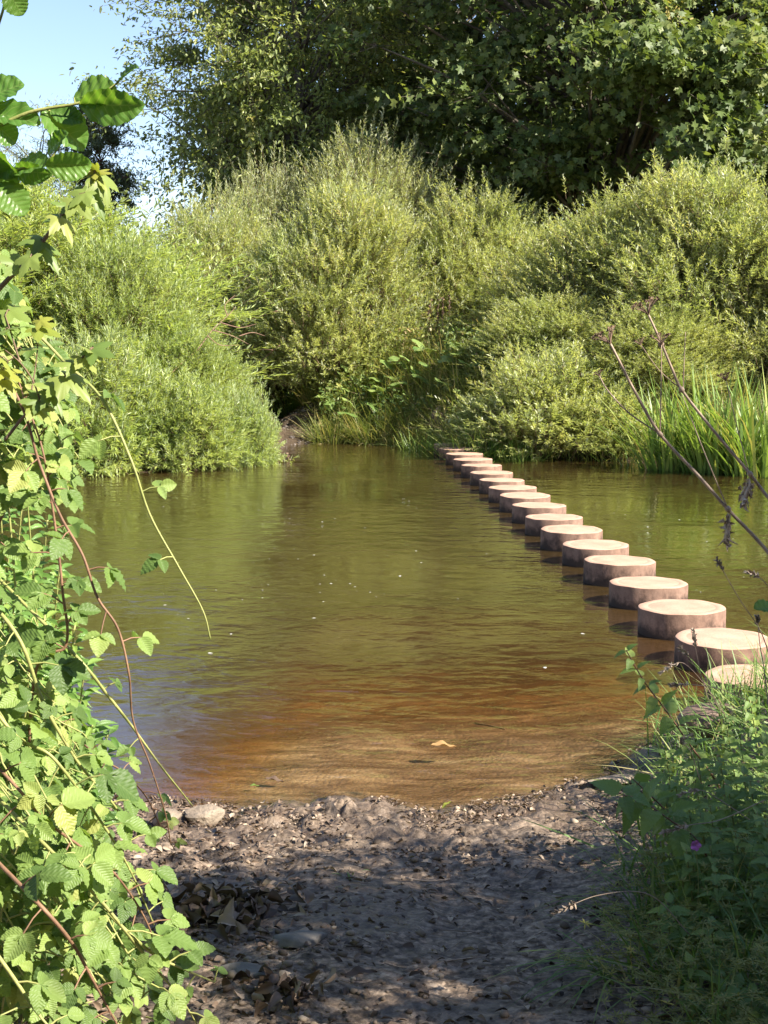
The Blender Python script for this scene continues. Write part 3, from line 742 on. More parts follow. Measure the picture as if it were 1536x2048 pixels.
copy_tree_at(syc, 'dark broad leaved tree cut off by the right edge of the photo', 1720, 40.0, 2.4, 1.05)
syc2 = copy_tree_at(syc, 'dark broad leaved tree between the open tree and the big dark tree', 860, 52.0, 4.1, 1.25)
ash = put_tree('tall_tree', 'tall open crowned tree with sky gaps, next to the blue sky', 590, 40.0, tree(8, 14, 1.4, 3.3, 3.2, 240, 290, T_BROAD, .15, .065, .75, .28, .7), (M['bark'], M['ash']), 0.0)
pine = put_tree('slender_tree', 'slender distant tree with a bare reddish trunk, left of the open tree', 212, 56.0, tree(13, 9.6, 5.4, 1.3, 1.3, 46, 420, T_BROAD, .12, .05, .5, .13, .7), (M['bark_red'], M['far']), 0.0)
dw = put_tree('distant_willow', 'pale feathery distant willow behind the alder leaves', 85, 60.0, tree(17, 9.4, 1.0, 2.6, 2.2, 90, 170, T_WILLOW, .22, .035, .6, .16, .9), (M['bark'], M['willow_pale']), 0.0)

# hedge tree that shades the foreground from the right
sh = thing('hawthorn_tree', (4.5, 1.95, hz1(4.5, 1.95)), 'dense hawthorn beside the path, just out of frame to the right', 'tree', 'hawthorns right of the path')
tb = tree(29, 4.1, .4, 1.2, 1.55, 120, 260, T_BROAD, .06, .05, .4, .09, .8, core=.1)
tb[0].build('trunk', M['bark'], sh, smooth=True); tb[1].build('crown', M['syc'], sh)
sh.scale = (1, 1, .93)
sh2 = copy_tree(sh); sh2.location = (4.4, -0.9, hz1(4.4, -0.9)); sh2.rotation_euler = (0, 0, 2.0)
sh2['label'] = 'dense hawthorn behind the camera on the right of the path'

for (hx, hy, sc_, lab) in ((-2.8, -3.2, 1.5, 'unseen hawthorn added behind the camera on the left to block sky light'), (1.0, -4.6, 1.7, 'unseen hawthorn added straight behind the camera to block sky light'), (4.6, -4.2, 1.6, 'unseen hawthorn added behind the camera, farthest right, to block sky light')):  # unseen copies added behind the camera to cut sky light on the mud
    sky_blocker = copy_tree(sh); sky_blocker.location = (hx, hy, hz1(hx, hy)); sky_blocker.rotation_euler = (0, 0, hx); sky_blocker.scale = (sc_, sc_, sc_); sky_blocker['label'] = lab

# ------------------------------------------------------------------ far bank: grass, tussocks, butterbur, reeds
def blades_mb(mb, P, length, width, spread=.35, up=1.0, dirbias=(0, 0, 0), seed=0):
    n = len(P)
    d = unit(np.random.randn(n, 3) * spread + np.array([0, 0, up]) + np.array(dirbias))
    d[:, 2] = np.abs(d[:, 2])
    hor = unit(np.stack([d[:, 0], d[:, 1], np.zeros(n)], -1) + 1e-4)
    U = unit(np.stack([-hor[:, 0], -hor[:, 1], np.full(n, .35)], -1) + np.random.randn(n, 3) * .25)
    k = np.random.randint(0, 3, n)
    L = length * np.random.uniform(.5, 1.25, n); W = width * np.random.uniform(.6, 1.3, n)
    for j in range(3):
        s = k == j
        if s.any(): mb.leaves(BLADES[j], P[s], d[s], U[s], L[s], W[s])

rs(101)
mb = MB()
n = 15000
x = np.random.uniform(-1.1, 7.5, n); yf = np.interp(x, FAR_X, FAR_Y); y = yf + np.random.uniform(-.05, 1, n) ** 1.0 * 6.0
P = np.stack([x, y, hz(x, y) - .02], -1)
blades_mb(mb, P, .5, .012, .45, 1.0, (0, -.25, 0))
n = 5000
x = np.random.uniform(-7, -2.7, n); yf = np.interp(x, FAR_X, FAR_Y); y = yf + np.random.uniform(-.05, 5.0, n)
blades_mb(mb, np.stack([x, y, hz(x, y) - .02], -1), .45, .012, .45)
n = 9000
x = np.random.uniform(-1.2, 2.6, n); yf = np.interp(x, FAR_X, FAR_Y); y = yf + np.random.uniform(.0, 1, n) * 4.0
blades_mb(mb, np.stack([x, y, hz(x, y) - .02], -1), .75, .014, .5, 1.0, (0, -.3, 0))
tag(mb.build('bank_grass', M['grass_far']), kind='stuff')
mb = MB(); n = 26000
x = np.random.uniform(-1.25, 4.0, n); yf = np.interp(x, FAR_X, FAR_Y); y = yf + np.random.uniform(.15, 5, n)
cl = sstep(-.12, .25, fbm(x * 1.6, y * 1.6, 61, 3))
z = hz(x, y) + np.random.rand(n) ** 1.3 * (.12 + .75 * cl)
mb.leaves(T_BROAD, np.stack([x, y, z], -1), unit(np.random.randn(n, 3) + np.array([0, -.3, -.2])), unit(np.random.randn(n, 3) * .5 + np.array([0, -.1, .9])), np.random.uniform(.05, .12, n), np.random.uniform(.025, .06, n), np.clip(vnoise(x * 1.5, y * 1.5, 66) + .5 + np.random.randn(n) * .2, 0, 1))
tag(mb.build('bank_herbs', M['herb']), kind='stuff')

def tussock(name, label, px, py_base, wpx, length, n, mat, group='grass tussocks at the far waterline', width=.014, up=.9, Y=None, spread=.55):
    p = flat(px, py_base, .03) if Y is None else at(px, py_base, Y)
    r = wpx / 2 / F * p[1]
    mb = MB()
    a = np.random.uniform(0, 2 * PI, n); q = np.sqrt(np.random.rand(n)) * r
    X = q * np.cos(a); Yv = q * np.sin(a) * .7
    P = np.stack([X, Yv, hz(p[0] + X, p[1] + Yv) - p[2] - .03], -1)
    o = mb
    nn = len(P)
    d = unit(np.random.randn(nn, 3) * spread * .6 + np.array([0, 0, up]) + np.stack([X, Yv, 0 * X], -1) / r * spread)
    d[:, 2] = np.abs(d[:, 2])
    hor = unit(np.stack([d[:, 0], d[:, 1], np.zeros(nn)], -1) + 1e-4)
    U = unit(np.stack([-hor[:, 0], -hor[:, 1], np.full(nn, .35)], -1) + np.random.randn(nn, 3) * .25)
    k = np.random.randint(0, 3, nn)
    for j in range(3):
        s = k == j
        mb.leaves(BLADES[j], P[s], d[s], U[s], length * np.random.uniform(.55, 1.2, s.sum()), width * np.random.uniform(.7, 1.3, s.sum()))
    ob = mb.build(name, mat); ob.location = p
    return tag(ob, label, 'grass', group)
rs(111)
tussock('grass_tussock', 'bright green grass tussock at the water, left of the last stepping stone', 838, 897, 60, .62, 260, M['reed'])
tussock('grass_tussock', 'large green grass tussock right behind the last stepping stones', 965, 912, 130, 1.05, 620, M['grass'])
tussock('grass_tussock', 'arching olive grass tussock under the butterbur leaves', 760, 888, 110, .9, 420, M['grass_far'], Y=27.4)
tussock('grass_tussock', 'overhanging grass tussock at the edge of the gravel inlet', 665, 888, 80, .75, 300, M['grass_far'], Y=27.6)
tussock('grass_tussock', 'green grass tussock below the pale sallow bush', 1040, 918, 60, .6, 220, M['grass'])
tussock('grass_tussock', 'dry pale grass tussock high on the bank above the butterbur', 810, 720, 120, .85, 350, M['grass_far'], Y=29.6)
tussock('grass_tussock', 'reddish grass tussock high on the bank under the dark tree', 925, 700, 120, .8, 350, M['grass_far'], Y=29.9)
tussock('grass_tussock', 'grass tussock halfway up the bank left of the brown boulder', 840, 830, 90, .7, 300, M['grass_far'], Y=27.3)

tussock('grass_tussock', 'shaded grass tussock at the back of the muddy inlet under the willow', 585, 840, 70, .75, 260, M['grass'], Y=31.0)
tussock('grass_tussock', 'shaded grass tussock on the slope right of the muddy inlet', 632, 830, 60, .75, 260, M['grass_far'], Y=29.8)

RG = 'reeds at the right waterline'
rs(121)
tussock('reed_clump', 'tall reed clump at the left end of the reed bed', 1345, 935, 90, 1.75, 210, M['reed'], RG, .042, 1.6, spread=.3)
tussock('reed_clump', 'tall reed clump in the middle of the reed bed', 1430, 940, 100, 1.85, 240, M['reed'], RG, .045, 1.6, spread=.3)
tussock('reed_clump', 'tall reed clump at the right edge of the photo', 1525, 946, 110, 1.9, 250, M['reed'], RG, .045, 1.6, spread=.3)
tussock('sedge_plant', 'single arching sedge with long leaves between sallow and reeds', 1262, 930, 26, .95, 34, M['grass'], 'sedge by the reeds', .02, .7)
for o in bpy.data.objects:
    if o.name.startswith('reed_clump'): o['category'] = 'reeds'
    if o.name.startswith('sedge_plant'): o['category'] = 'sedge'

# butterbur: big round leaves on stalks
def disc_leaf_tpl():
    V = [[0, 0.08, 0]]; n = 20
    for ring, rr in ((1, .55), (2, 1.0)):
        for k in range(n):
            a = -PI + (k + .5) / n * 2 * PI * .97
            w = 1 + .06 * math.sin(a * 6)
            V.append([.5 * rr * w * math.sin(a), .42 + .48 * rr * w * math.cos(a), .05 * rr * math.cos(a * 4) - .12 * rr * rr])
    Q = [[1 + k + 1, 1 + n + k + 1, 1 + n + k, 1 + k] for k in range(n - 1)]; T = [[0, 2 + k, 1 + k] for k in range(n - 1)]
    return (np.array(V, float), Q, T)
T_DISC = disc_leaf_tpl()
def butterbur(label, px, py, Y, n, rpx, size):
    p = at(px, py, Y); p[2] = hz1(p[0], p[1])
    o = thing('butterbur_plant', p, label, 'plant', 'butterbur on the far bank')
    st = MB(); lf = MB()
    r = rpx / F * Y
    for k in range(n):
        x, y = np.random.uniform(-r, r), np.random.uniform(-.6, .4)
        gz = hz1(p[0] + x, p[1] + y) - p[2]
        h = np.random.uniform(.25, .7)
        b = np.array([x * .8, y * .8, gz - .05]); e = np.array([x, y - .1, gz + h])
        st.tube(cr([b, (b + e) / 2 + np.random.randn(3) * .04, e], 3), [.012, .007], 5)
        d = unit(np.array([np.random.randn() * .7, -1 + np.random.randn() * .5, .1]))
        u = unit(np.array([np.random.randn() * .3 + .2, -.35, .9]))
        s = size * np.random.uniform(.6, 1.25)
        lf.leaves(T_DISC, [e - d * s * .35], [d], [u], s, s)
    st.build('stalks', M['cane_green'], o); lf.build('leaves', M['butterbur'], o)
rs(131)
butterbur('patch of big round butterbur leaves in the middle of the far bank', 770, 740, 28.3, 34, 85, .36)
butterbur('shaded butterbur leaves below the dark tree, above the brown boulder', 930, 790, 27.2, 22, 50, .34)
butterbur('small butterbur patch at the corner of the gravel inlet', 665, 760, 28.8, 12, 30, .3)

# herbs on the bank: dock spikes (reddish)
def dock(label, px, py, Y, h, n):
    p = at(px, py, Y); p[2] = hz1(p[0], p[1])
    o = thing('dock_plant', p, label, 'plant', 'red dock spikes on the far bank')
    st = MB()
    for k in range(n):
        b = np.array([np.random.uniform(-.5, .5), np.random.uniform(-.2, .2), -.05])
        e = b + np.array([np.random.randn() * .12, np.random.randn() * .1, h * np.random.uniform(.7, 1.1)])
        st.tube([b, (b + e) / 2, e], [.008, .004], 4)
        m = 40
        t = np.random.uniform(.45, 1, m)
        st.leaves(T_BROAD, b + (e - b) * t[:, None], unit(np.random.randn(m, 3) + np.array([0, 0, .3])), unit(np.random.randn(m, 3)), .05, .03)
    st.build('seed_spikes', M['dry_dark'], o)
rs(141)
dock('red brown dock spikes on the bank above the butterbur patch', 860, 640, 30.2, 1.3, 7)
dock('red brown dock spikes left of the butterbur patch', 700, 700, 29.4, .9, 5)
dock('faded dock spikes beside the promontory bushes', 520, 740, 23.6, .9, 4)

mb = MB(); n = 400
x = np.random.uniform(-2.6, -1.0, n); yf = np.interp(x, FAR_X, FAR_Y); y = yf + np.random.uniform(-.15, 4, n)
ic0 = np.array([[1, 0, 0], [-1, 0, 0], [0, 1, 0], [0, -1, 0], [0, 0, .6], [0, 0, -.6]], float)
ic1 = [[0, 2, 4], [2, 1, 4], [1, 3, 4], [3, 0, 4], [2, 0, 5], [1, 2, 5], [3, 1, 5], [0, 3, 5]]
a = np.random.uniform(0, 6.28, n); sz_ = np.random.lognormal(-3.7, .5, n).clip(.012, .07)
mb.leaves((ic0, [], ic1), np.stack([x, y, hz(x, y)], -1), np.stack([np.cos(a), np.sin(a), 0 * a], -1), np.array([[.1, .1, 1]] * n), sz_, sz_)
tag(mb.build('inlet_gravel', leaf_mat('inlet_pebble', [(0, (.04, .032, .028)), (.7, (.12, .10, .085)), (1, (.24, .2, .17))], trans=0.0, rough=.8)), kind='stuff')

# dead branches sticking out over the inlet
def dead_branch(label, lines, Y, r):
    mb = MB()
    base = at(lines[0][0][0], lines[0][0][1], Y)
    for ln in lines:
        pts = cr([at(a, b, Y + .25 * k) for k, (a, b) in enumerate(ln)], 4) - base
        mb.tube(pts, [r, r * .35], 5)
    o = mb.build('dead_branch', M['deadwood'], smooth=True); o.location = base
    return tag(o, label, 'branch', 'dead branches over the inlet')
dead_branch('dead reddish branch with curling twigs sticking out of the left bushes', [[(395, 700), (425, 660), (455, 632), (470, 615)], [(425, 660), (465, 672), (500, 690)], [(440, 645), (480, 655), (512, 648)], [(415, 672), (440, 690), (478, 690)], [(455, 632), (450, 610), (470, 590)], [(478, 672), (505, 665), (530, 672)], [(330, 760), (365, 725), (395, 700)]], 22.9, .009)
dead_branch('thin bare twigs leaning over the inlet from the right', [[(560, 690), (530, 715), (500, 745)], [(560, 620), (500, 640), (470, 660)], [(545, 700), (520, 700), (495, 712)]], 28.4, .012)

# ------------------------------------------------------------------ rocks
def rock(name, label, p, size, mat, seed, rz=0.0, cat='rock', group=None, sink=.3):
    rng = np.random.RandomState(seed)
    n, m_ = 18, 12
    V = []
    C = unit(rng.randn(14, 3)); off = rng.uniform(.6, 1.0, 14)
    for i in range(m_ + 1):
        th = PI * i / m_
        for k in range(n):
            a = 2 * PI * k / n
            d = np.array([math.sin(th) * math.cos(a), math.sin(th) * math.sin(a), math.cos(th)])
            dots = C @ d
            r = min(1.0, float(np.min(np.where(dots > .15, off / np.maximum(dots, .15), 9))))
            r *= 1 + .05 * math.sin(d[0] * 7 + seed) * math.sin(d[1] * 6)
            V.append(d * r * np.array(size) * .5)
    Q = [[i * n + k, (i + 1) * n + k, (i + 1) * n + (k + 1) % n, i * n + (k + 1) % n] for i in range(m_) for k in range(n)]
    mb = MB(); mb.add(V, Q)
    o = mb.build(name, mat, smooth=True)
    o.data.set_sharp_from_angle(angle=R(38))
    o.location = (p[0], p[1], p[2] + size[2] * (.5 - sink)); o.rotation_euler = (0, 0, rz)
    return tag(o, label, cat, group)
rock('boulder', 'brown boulder standing on the far bank behind the last stepping stone', at(888, 858, 26.6), (.62, .5, .62), M['rock_brown'], 3, .4, 'boulder', None, .3)
rock('rock', 'pale flat rock at the waterline under the bramble canes', gnd(405, 1640), (.20, .12, .09), M['rock_pale'], 5, .3)
rock('rock', 'pale brown rock at the waterline, left of the other pale rock', gnd(332, 1645), (.15, .12, .08), M['rock_pale'], 8, -.2)
rock('rock', 'flat grey rock half sunk in the shaded mud', gnd(600, 1885), (.20, .12, .05), M['rock_grey'], 9, .25)
rock('rock', 'long grey rock beside the lowest bramble leaves', gnd(495, 1950), (.18, .08, .05), M['rock_grey'], 15, -.1)
rock('rock', 'round grey stone at the bottom edge of the photo', gnd(405, 2042), (.06, .05, .04), M['rock_grey'], 19, 0)
rock('rock', 'small pale stone beside the pile of dead leaves', gnd(522, 1867), (.04, .03, .03), M['rock_pale'], 22, 0)
rock('rock', 'brown stone on the right bank behind the nettles', gnd(1440, 1455), (.42, .3, .16), M['rock_brown'], 25, 0)
rock('rock', 'pale slab at the right waterline under the bank plants', gnd(1235, 1562), (.30, .10, .035), M['rock_pale'], 27, .35)

# ------------------------------------------------------------------ pebbles, litter, sticks on the near bank
rs(151)
mb = MB()
n = 5000
x = np.random.uniform(-1.5, 1.6, n); y = np.random.uniform(2.9, 6.1, n)
keep = np.random.rand(n) < .18 + .8 * sstep(.4, -.3, x) * sstep(5.9, 4.3, y) + .6 * sstep(4.2, 3.4, y)
x, y = x[keep], y[keep]; n = len(x)
ico = np.array([[0, 0, 1], [.89, 0, .45], [.28, .85, .45], [-.72, .53, .45], [-.72, -.53, .45], [.28, -.85, .45], [.72, .53, -.45], [-.28, .85, -.45], [-.89, 0, -.45], [-.28, -.85, -.45], [.72, -.53, -.45], [0, 0, -1]])
ict = [[0, 1, 2], [0, 2, 3], [0, 3, 4], [0, 4, 5], [0, 5, 1], [1, 6, 2], [2, 7, 3], [3, 8, 4], [4, 9, 5], [5, 10, 1], [6, 7, 2], [7, 8, 3], [8, 9, 4], [9, 10, 5], [10, 6, 1], [6, 11, 7], [7, 11, 8], [8, 11, 9], [9, 11, 10], [10, 11, 6]]
a = np.random.uniform(0, 6.28, n); s = np.random.lognormal(-4.75, .42, n).clip(.003, .024)
D = np.stack([np.cos(a), np.sin(a), np.random.randn(n) * .15], -1); U = np.stack([np.random.randn(n) * .2, np.random.randn(n) * .2, np.ones(n)], -1)
tplp = (ico * np.array([.8, 1, .55]) * np.random.uniform(.8, 1.2, (12, 1)), [], ict)
mb.leaves(tplp, np.stack([x, y, hz(x, y) + s * .2], -1), D, U, s, s)
pm = leaf_mat('pebble', [(0, (.07, .05, .034)), (.4, (.13, .095, .066)), (.8, (.21, .16, .115)), (1, (.36, .29, .21))], trans=0.0, rough=.75)
tag(mb.build('gravel', pm, smooth=True), kind='stuff')

mb = MB()
n = 7000
x = np.random.uniform(-1.4, 1.7, n); y = np.interp(x, NEAR_X, NEAR_Y) - np.abs(np.random.randn(n)) * .45 + .05
k = fbm(x * 4, y * 4, 91, 2) > -.12; x, y = x[k], y[k]; n = len(x)
a = np.random.uniform(0, 6.28, n); s = np.random.uniform(.008, .03, n)
mb.leaves(leaf_tpl(prof_ovate, 3, .1, 3, .5, .4), np.stack([x, y, hz(x, y) + np.random.uniform(.001, .012, n)], -1), np.stack([np.cos(a), np.sin(a), np.random.randn(n) * .35], -1), np.stack([np.random.randn(n) * .6, np.random.randn(n) * .6, np.ones(n)], -1), s, s * np.random.uniform(.2, .6, n))
n = 6500
x = np.random.uniform(-1.5, 1.5, n); y = np.random.uniform(2.9, 6.05, n)
keep = np.random.rand(n) < .25 + .75 * sstep(-.1, -.8, x) + .5 * sstep(.35, 1.0, x) * sstep(5.0, 3.2, y) + .3 * sstep(3.9, 3.2, y)
x, y = x[keep], y[keep]; n = len(x)
a = np.random.uniform(0, 6.28, n)
D = np.stack([np.cos(a), np.sin(a), np.random.randn(n) * .3], -1); U = np.stack([np.random.randn(n) * .45, np.random.randn(n) * .45, np.ones(n)], -1)
s = np.random.uniform(.012, .045, n)
mb.leaves(leaf_tpl(prof_ovate, 5, .1, 6, .5, .35), np.stack([x, y, hz(x, y) + .008], -1), D, U, s, s * np.random.uniform(.3, .7, n))
n = 900
x = np.random.uniform(-1.5, 1.6, n); y = np.random.uniform(2.9, 6.2, n); a = np.random.uniform(0, 6.28, n); l = np.random.lognormal(-3.3, .5, n).clip(.015, .12)
p0 = np.stack([x, y, hz(x, y) + .004], -1); x2 = x + np.cos(a) * l; y2 = y + np.sin(a) * l
mb.sticks(p0, np.stack([x2, y2, hz(x2, y2) + .006], -1), np.full(n, .0016), np.full(n, .0011))
tag(mb.build('leaf_litter', M['dead_leaf']), kind='stuff')

# clods of trampled mud along the waterline
# pile of curled dead leaves left
def leaf_pile(label, px, py, rpx, n, size):
    c = gnd(px, py); mb = MB()
    r = rpx / F * c[1]
    X = np.random.randn(n) * r * .5; Yv = np.random.randn(n) * r * .5
    P = np.stack([X, Yv, hz(c[0] + X, c[1] + Yv) - c[2] + np.random.uniform(.005, .05, n)], -1)
    a = np.random.uniform(0, 6.28, n)
    mb.leaves(leaf_tpl(prof_ovate, 5, .08, 8, .9, .5), P, np.stack([np.cos(a), np.sin(a), np.random.randn(n) * .5], -1), np.random.randn(n, 3) + np.array([0, 0, .8]), size * np.random.uniform(.6, 1.2, n), size * .6)
    o = mb.build('leaf_pile', M['dead_leaf']); o.location = c
    tag(o, kind='stuff')
leaf_pile('heap of curled dark brown dead leaves beside the bramble', 465, 1835, 120, 150, .07)
leaf_pile('scattered light brown dead leaves near the long grey rock', 560, 1995, 90, 50, .05)

def stick(label, pts, r, mat='twig'):
    P = np.array([gnd(a, b) + np.array([0, 0, r * .8]) for a, b in pts]); b = P[0].copy()
    mb = MB(); mb.tube(cr(P, 4) - b, [r, r * .6], 6)
    o = mb.build('stick', M[mat], smooth=True); o.location = b
    tag(o, label, 'stick', 'sticks lying on the mud')
stick('thin pale stick lying on the sunlit mud left of the wet patch', [(490, 1805), (540, 1795), (588, 1783)], .005, 'dry')
stick('dark stick running into the dead leaves', [(408, 1878), (440, 1905), (490, 1918)], .006)
stick('curved pale twig on the shaded mud', [(812, 1758), (860, 1764), (925, 1757)], .004, 'dry')
stick('dark twig slanting down the wet mud in the middle', [(905, 1778), (935, 1800), (960, 1820)], .004)
stick('long pale grass stalk lying on the gravel at the bottom', [(858, 1944), (890, 1925), (960, 1915), (1050, 1903)], .003, 'dry')
stick('short red twig on the dark gravel at the bottom', [(795, 1962), (840, 1938)], .003, 'deadwood')
stick('black stick lying on the orange river bed', [(950, 1448), (980, 1453), (1010, 1460)], .006)
stick('pale root curving over the water under the brambles', [(180, 1528), (230, 1528), (270, 1545)], .005, 'deadwood')

# floating leaf and bits
def one_leaf(name, label, px, py, z, size, mat, d, seed, cat='leaf', u=(0, 0, 1), group=None):
    p = flat(px, py, z); mb = MB()
    mb.leaves(leaf_tpl(prof_ovate, 4, .06, 10, .35, .12, .05), [[0, 0, 0]], [d], [u], size, size * .5)
    o = mb.build(name, mat, smooth=True); o.location = p; return tag(o, label, cat, group)
rs(161)
one_leaf('fallen_leaf', 'single tan fallen leaf floating over the orange shallows', 862, 1492, .006, .13, M['orange_leaf'], (1, .12, .02), 1)
one_leaf('fallen_leaf', 'small bright yellow leaf at the edge of the water', 885, 1617, .02, .05, M['maple_young'], (.6, .3, .5), 2)
one_leaf('fallen_leaf', 'dark wet leaf floating in the shallows left of centre', 530, 1558, .006, .09, M['dead_leaf'], (1, -.2, 0), 3)
one_leaf('fallen_leaf', 'pale green leaf floating left of the dark wet leaf', 500, 1572, .006, .045, M['maple'], (1, .4, 0), 4)
one_leaf('fallen_leaf', 'brown oak coloured leaf lying on the shaded gravel', 690, 1955, .30, .09, M['dead_leaf'], (1, .2, .2), 5)

FK = None
rs(171)
fpts = [(800, 1152, 1.6), (525, 1180, 1), (628, 1236, 1), (432, 1180, 1), (700, 1167, 1), (640, 1168, 1), (662, 1167, 1), (420, 1306, 1.3), (1090, 1335, 1.5), (596, 1118, 1), (628, 1110, 1), (1165, 1267, 1.6), (330, 1210, 1), (462, 1268, 1)]
for cx_, cy_, m_ in ((610, 1030, 12), (730, 1170, 10), (560, 1110, 7), (860, 1010, 6), (420, 1190, 6), (900, 1110, 5), (330, 1060, 4)):
    for k in range(m_):
        fpts.append((cx_ + np.random.randn() * 75, cy_ + np.random.randn() * 22, np.random.uniform(.4, .9)))
for k in range(14):
    fpts.append((np.random.uniform(1200, 1520), np.random.uniform(1000, 1200), np.random.uniform(.5, .9)))
for px, py, s in fpts:
    p = flat(px, py, .003)
    if FK is None:
        mb = MB(); V = []
        for rr, z in ((1, 0), (.6, .1)):
            for k in range(8):
                a = k / 8 * 2 * PI; w = 1 + .25 * math.sin(a * 3 + 1)
                V.append([.016 * rr * w * math.cos(a), .010 * rr * w * math.sin(a), z * .016])
        V.append([0, 0, .0018])
        mb.add(V, [[k, (k + 1) % 8, 8 + (k + 1) % 8, 8 + k] for k in range(8)], [[8 + k, 8 + (k + 1) % 8, 16] for k in range(8)])
        FK = mb.build('white_fleck', M['fleck']); o = FK
    else:
        o = FK.copy(); COL.objects.link(o)
    o.location = p; o.rotation_euler = (0, 0, random.uniform(0, 6)); sc = s * random.uniform(.5, .95); o.scale = (sc, sc, sc)
    tag(o, 'small white fleck of blossom fluff floating on the brown river', 'fleck', 'white flecks drifting on the river')

# ------------------------------------------------------------------ near plants
def sun_up(n=1, k=.55, r=.45):
    return unit(np.array([.25, -.35, .85]) + SUN * k + np.random.randn(n, 3) * r)

def bramble_leaf(lf, st, p, d, size, five=False):
    # petiole then three (five) leaflets
    d = unit(d); pet = size * np.random.uniform(.6, 1.0)
    q = p + d * pet + np.array([0, 0, -.1 * pet])
    st.tube([p, (p + q) / 2 + np.array([0, 0, .08 * pet]), q], [.0022, .0016], 4, caps=False)
    up = sun_up(1, .5, .45)[0]
    fl = unit(d - up * np.dot(d, up)); sd = np.cross(up, fl)
    angs = [(0, 1.0, .3), (72, .82, 0), (-72, .82, 0)] + ([(128, .6, 0), (-128, .6, 0)] if five else [])
    rn = np.random.rand()
    for a, s, off in angs:
        dd = unit(fl * math.cos(R(a)) + sd * math.sin(R(a)) - np.array([0, 0, .22 + .2 * np.random.rand()]) + np.random.randn(3) * .08)
        uu = unit(up + np.random.randn(3) * .18)
        L = size * s * np.random.uniform(.9, 1.1)
        b = q + fl * off * size * .35
        if off: st.tube([q, b], [.0014, .0012], 3, caps=False)
        lf.leaves(BRAMBLES[np.random.randint(3)], [b], [dd], [uu], L, L * np.random.uniform(.62, .78), np.clip(rn + np.random.randn() * .12, 0, 1))

CG = 'bramble canes on the left bank'
def cane(label, pts, r, leaf_every, size, mat='cane_red', start=.08, thorn=True, five=False, end=1.0, root=None):
    x0, y0, Y0 = pts[0]
    if x0 > 0:
        pts = ([(50, 1700, Y0 + .1)] if pts[1][1] < y0 else [(x0 - 170, y0 - 170, Y0 + .2)]) + list(pts)
    P3 = [at(a, b, Y) for a, b, Y in pts]
    if root is not None:
        P3 = [np.array([root[0], root[1], hz1(root[0], root[1]) - .05])] + P3
    base = P3[0].copy()
    C = cr(P3, 10) - base
    o = thing('bramble_cane', base, label, 'bramble', CG)
    st = MB(); lf = MB(); ls = st
    st.tube(C, [r, r * .85, r * .4], 7)
    seg = np.linalg.norm(np.diff(C, axis=0), axis=1); cum = np.concatenate([[0], np.cumsum(seg)]); tot = cum[-1]
    def pt(s):
        return np.array([np.interp(s, cum, C[:, k]) for k in range(3)])
    if thorn:
        m = int(tot / .022)
        s_ = np.linspace(.02, tot * .99, m); B = np.array([pt(s) for s in s_]); rd = unit(np.random.randn(m, 3))
        st.sticks(B, B + rd * .0075 * (r / .004) ** .5, np.full(m, .0016), np.full(m, .0002))
    s = tot * start; side = 1
    while s < tot * end:
        p = pt(s); t = unit(pt(min(tot, s + .02)) - pt(max(0, s - .02)))
        lat = unit(np.cross(t, np.array([.1, -.9, .3]))) * side
        d = unit(lat + t * .35 + np.array([0, -.3, .25]) + np.random.randn(3) * .3)
        f = 1 - .45 * (s / tot) ** 3
        bramble_leaf(lf, ls, p, d, size * f * np.random.uniform(.8, 1.15), five)
        side = -side; s += leaf_every * np.random.uniform(.75, 1.25)
    st.build('stem', M[mat], o, smooth=True)
    if lf.n:
        lf.build('leaves', M['bramble'], o, smooth=True)
    return o
rs(201)
cane('long thin cane hanging out over the water, its bare tip lowest of all', [(-30, 640, 3.7), (60, 660, 3.65), (130, 725, 3.6), (205, 800, 3.55), (262, 920, 3.5), (300, 1030, 3.5), (355, 1130, 3.5), (405, 1220, 3.5), (421, 1278, 3.5)], .0042, .15, .058, 'cane_green', .22, end=.9)
cane('red arching cane with a long bare end dropping to the pale rock', [(20, 770, 3.3), (80, 930, 3.3), (120, 1030, 3.25), (165, 1110, 3.2), (195, 1195, 3.2), (236, 1258, 3.2), (258, 1350, 3.2), (266, 1440, 3.25), (300, 1530, 3.3), (330, 1625, 3.4), (342, 1690, 3.5)], .0036, .105, .058, 'cane_red', .05, end=.66)
cane('upright brown cane carrying the five fingered pale leaves at upper left', [(70, 1350, 3.4), (132, 1290, 3.4), (125, 1180, 3.4), (110, 1050, 3.4), (85, 900, 3.4), (50, 800, 3.45), (30, 740, 3.5)], .004, .055, .068, 'cane_red', .1, five=True)
cane('leafy cane behind the red one, at the left edge', [(-30, 1100, 3.7), (20, 1000, 3.7), (60, 900, 3.7), (90, 810, 3.7), (60, 740, 3.7)], .004, .05, .062, 'cane_red', five=True)
cane('straight yellow green cane ending on the pale rock', [(150, 1310, 3.6), (215, 1390, 3.65), (262, 1450, 3.7), (320, 1530, 3.8), (385, 1612, 4.0)], .0048, .2, .045, 'cane_green', .25, end=.8)
cane('thick yellow green cane crossing the dark hollow', [(20, 1250, 3.2), (80, 1390, 3.2), (110, 1450, 3.2), (160, 1530, 3.25), (235, 1620, 3.3), (268, 1700, 3.4)], .005, .075, .07, 'cane_green', .1)
cane('pale cane from the left edge bending under big leaves', [(-20, 1410, 2.9), (30, 1470, 2.9), (60, 1490, 2.9), (110, 1520, 2.9), (200, 1640, 2.95), (260, 1740, 3.0), (308, 1850, 3.1)], .0042, .065, .072, 'cane_green')
cane('brown cane low down with leaves hanging over the dead leaf heap', [(20, 1560, 2.8), (90, 1640, 2.8), (170, 1700, 2.85), (240, 1760, 2.9), (300, 1860, 3.0), (318, 1960, 3.1)], .0036, .07, .07, 'cane_red')
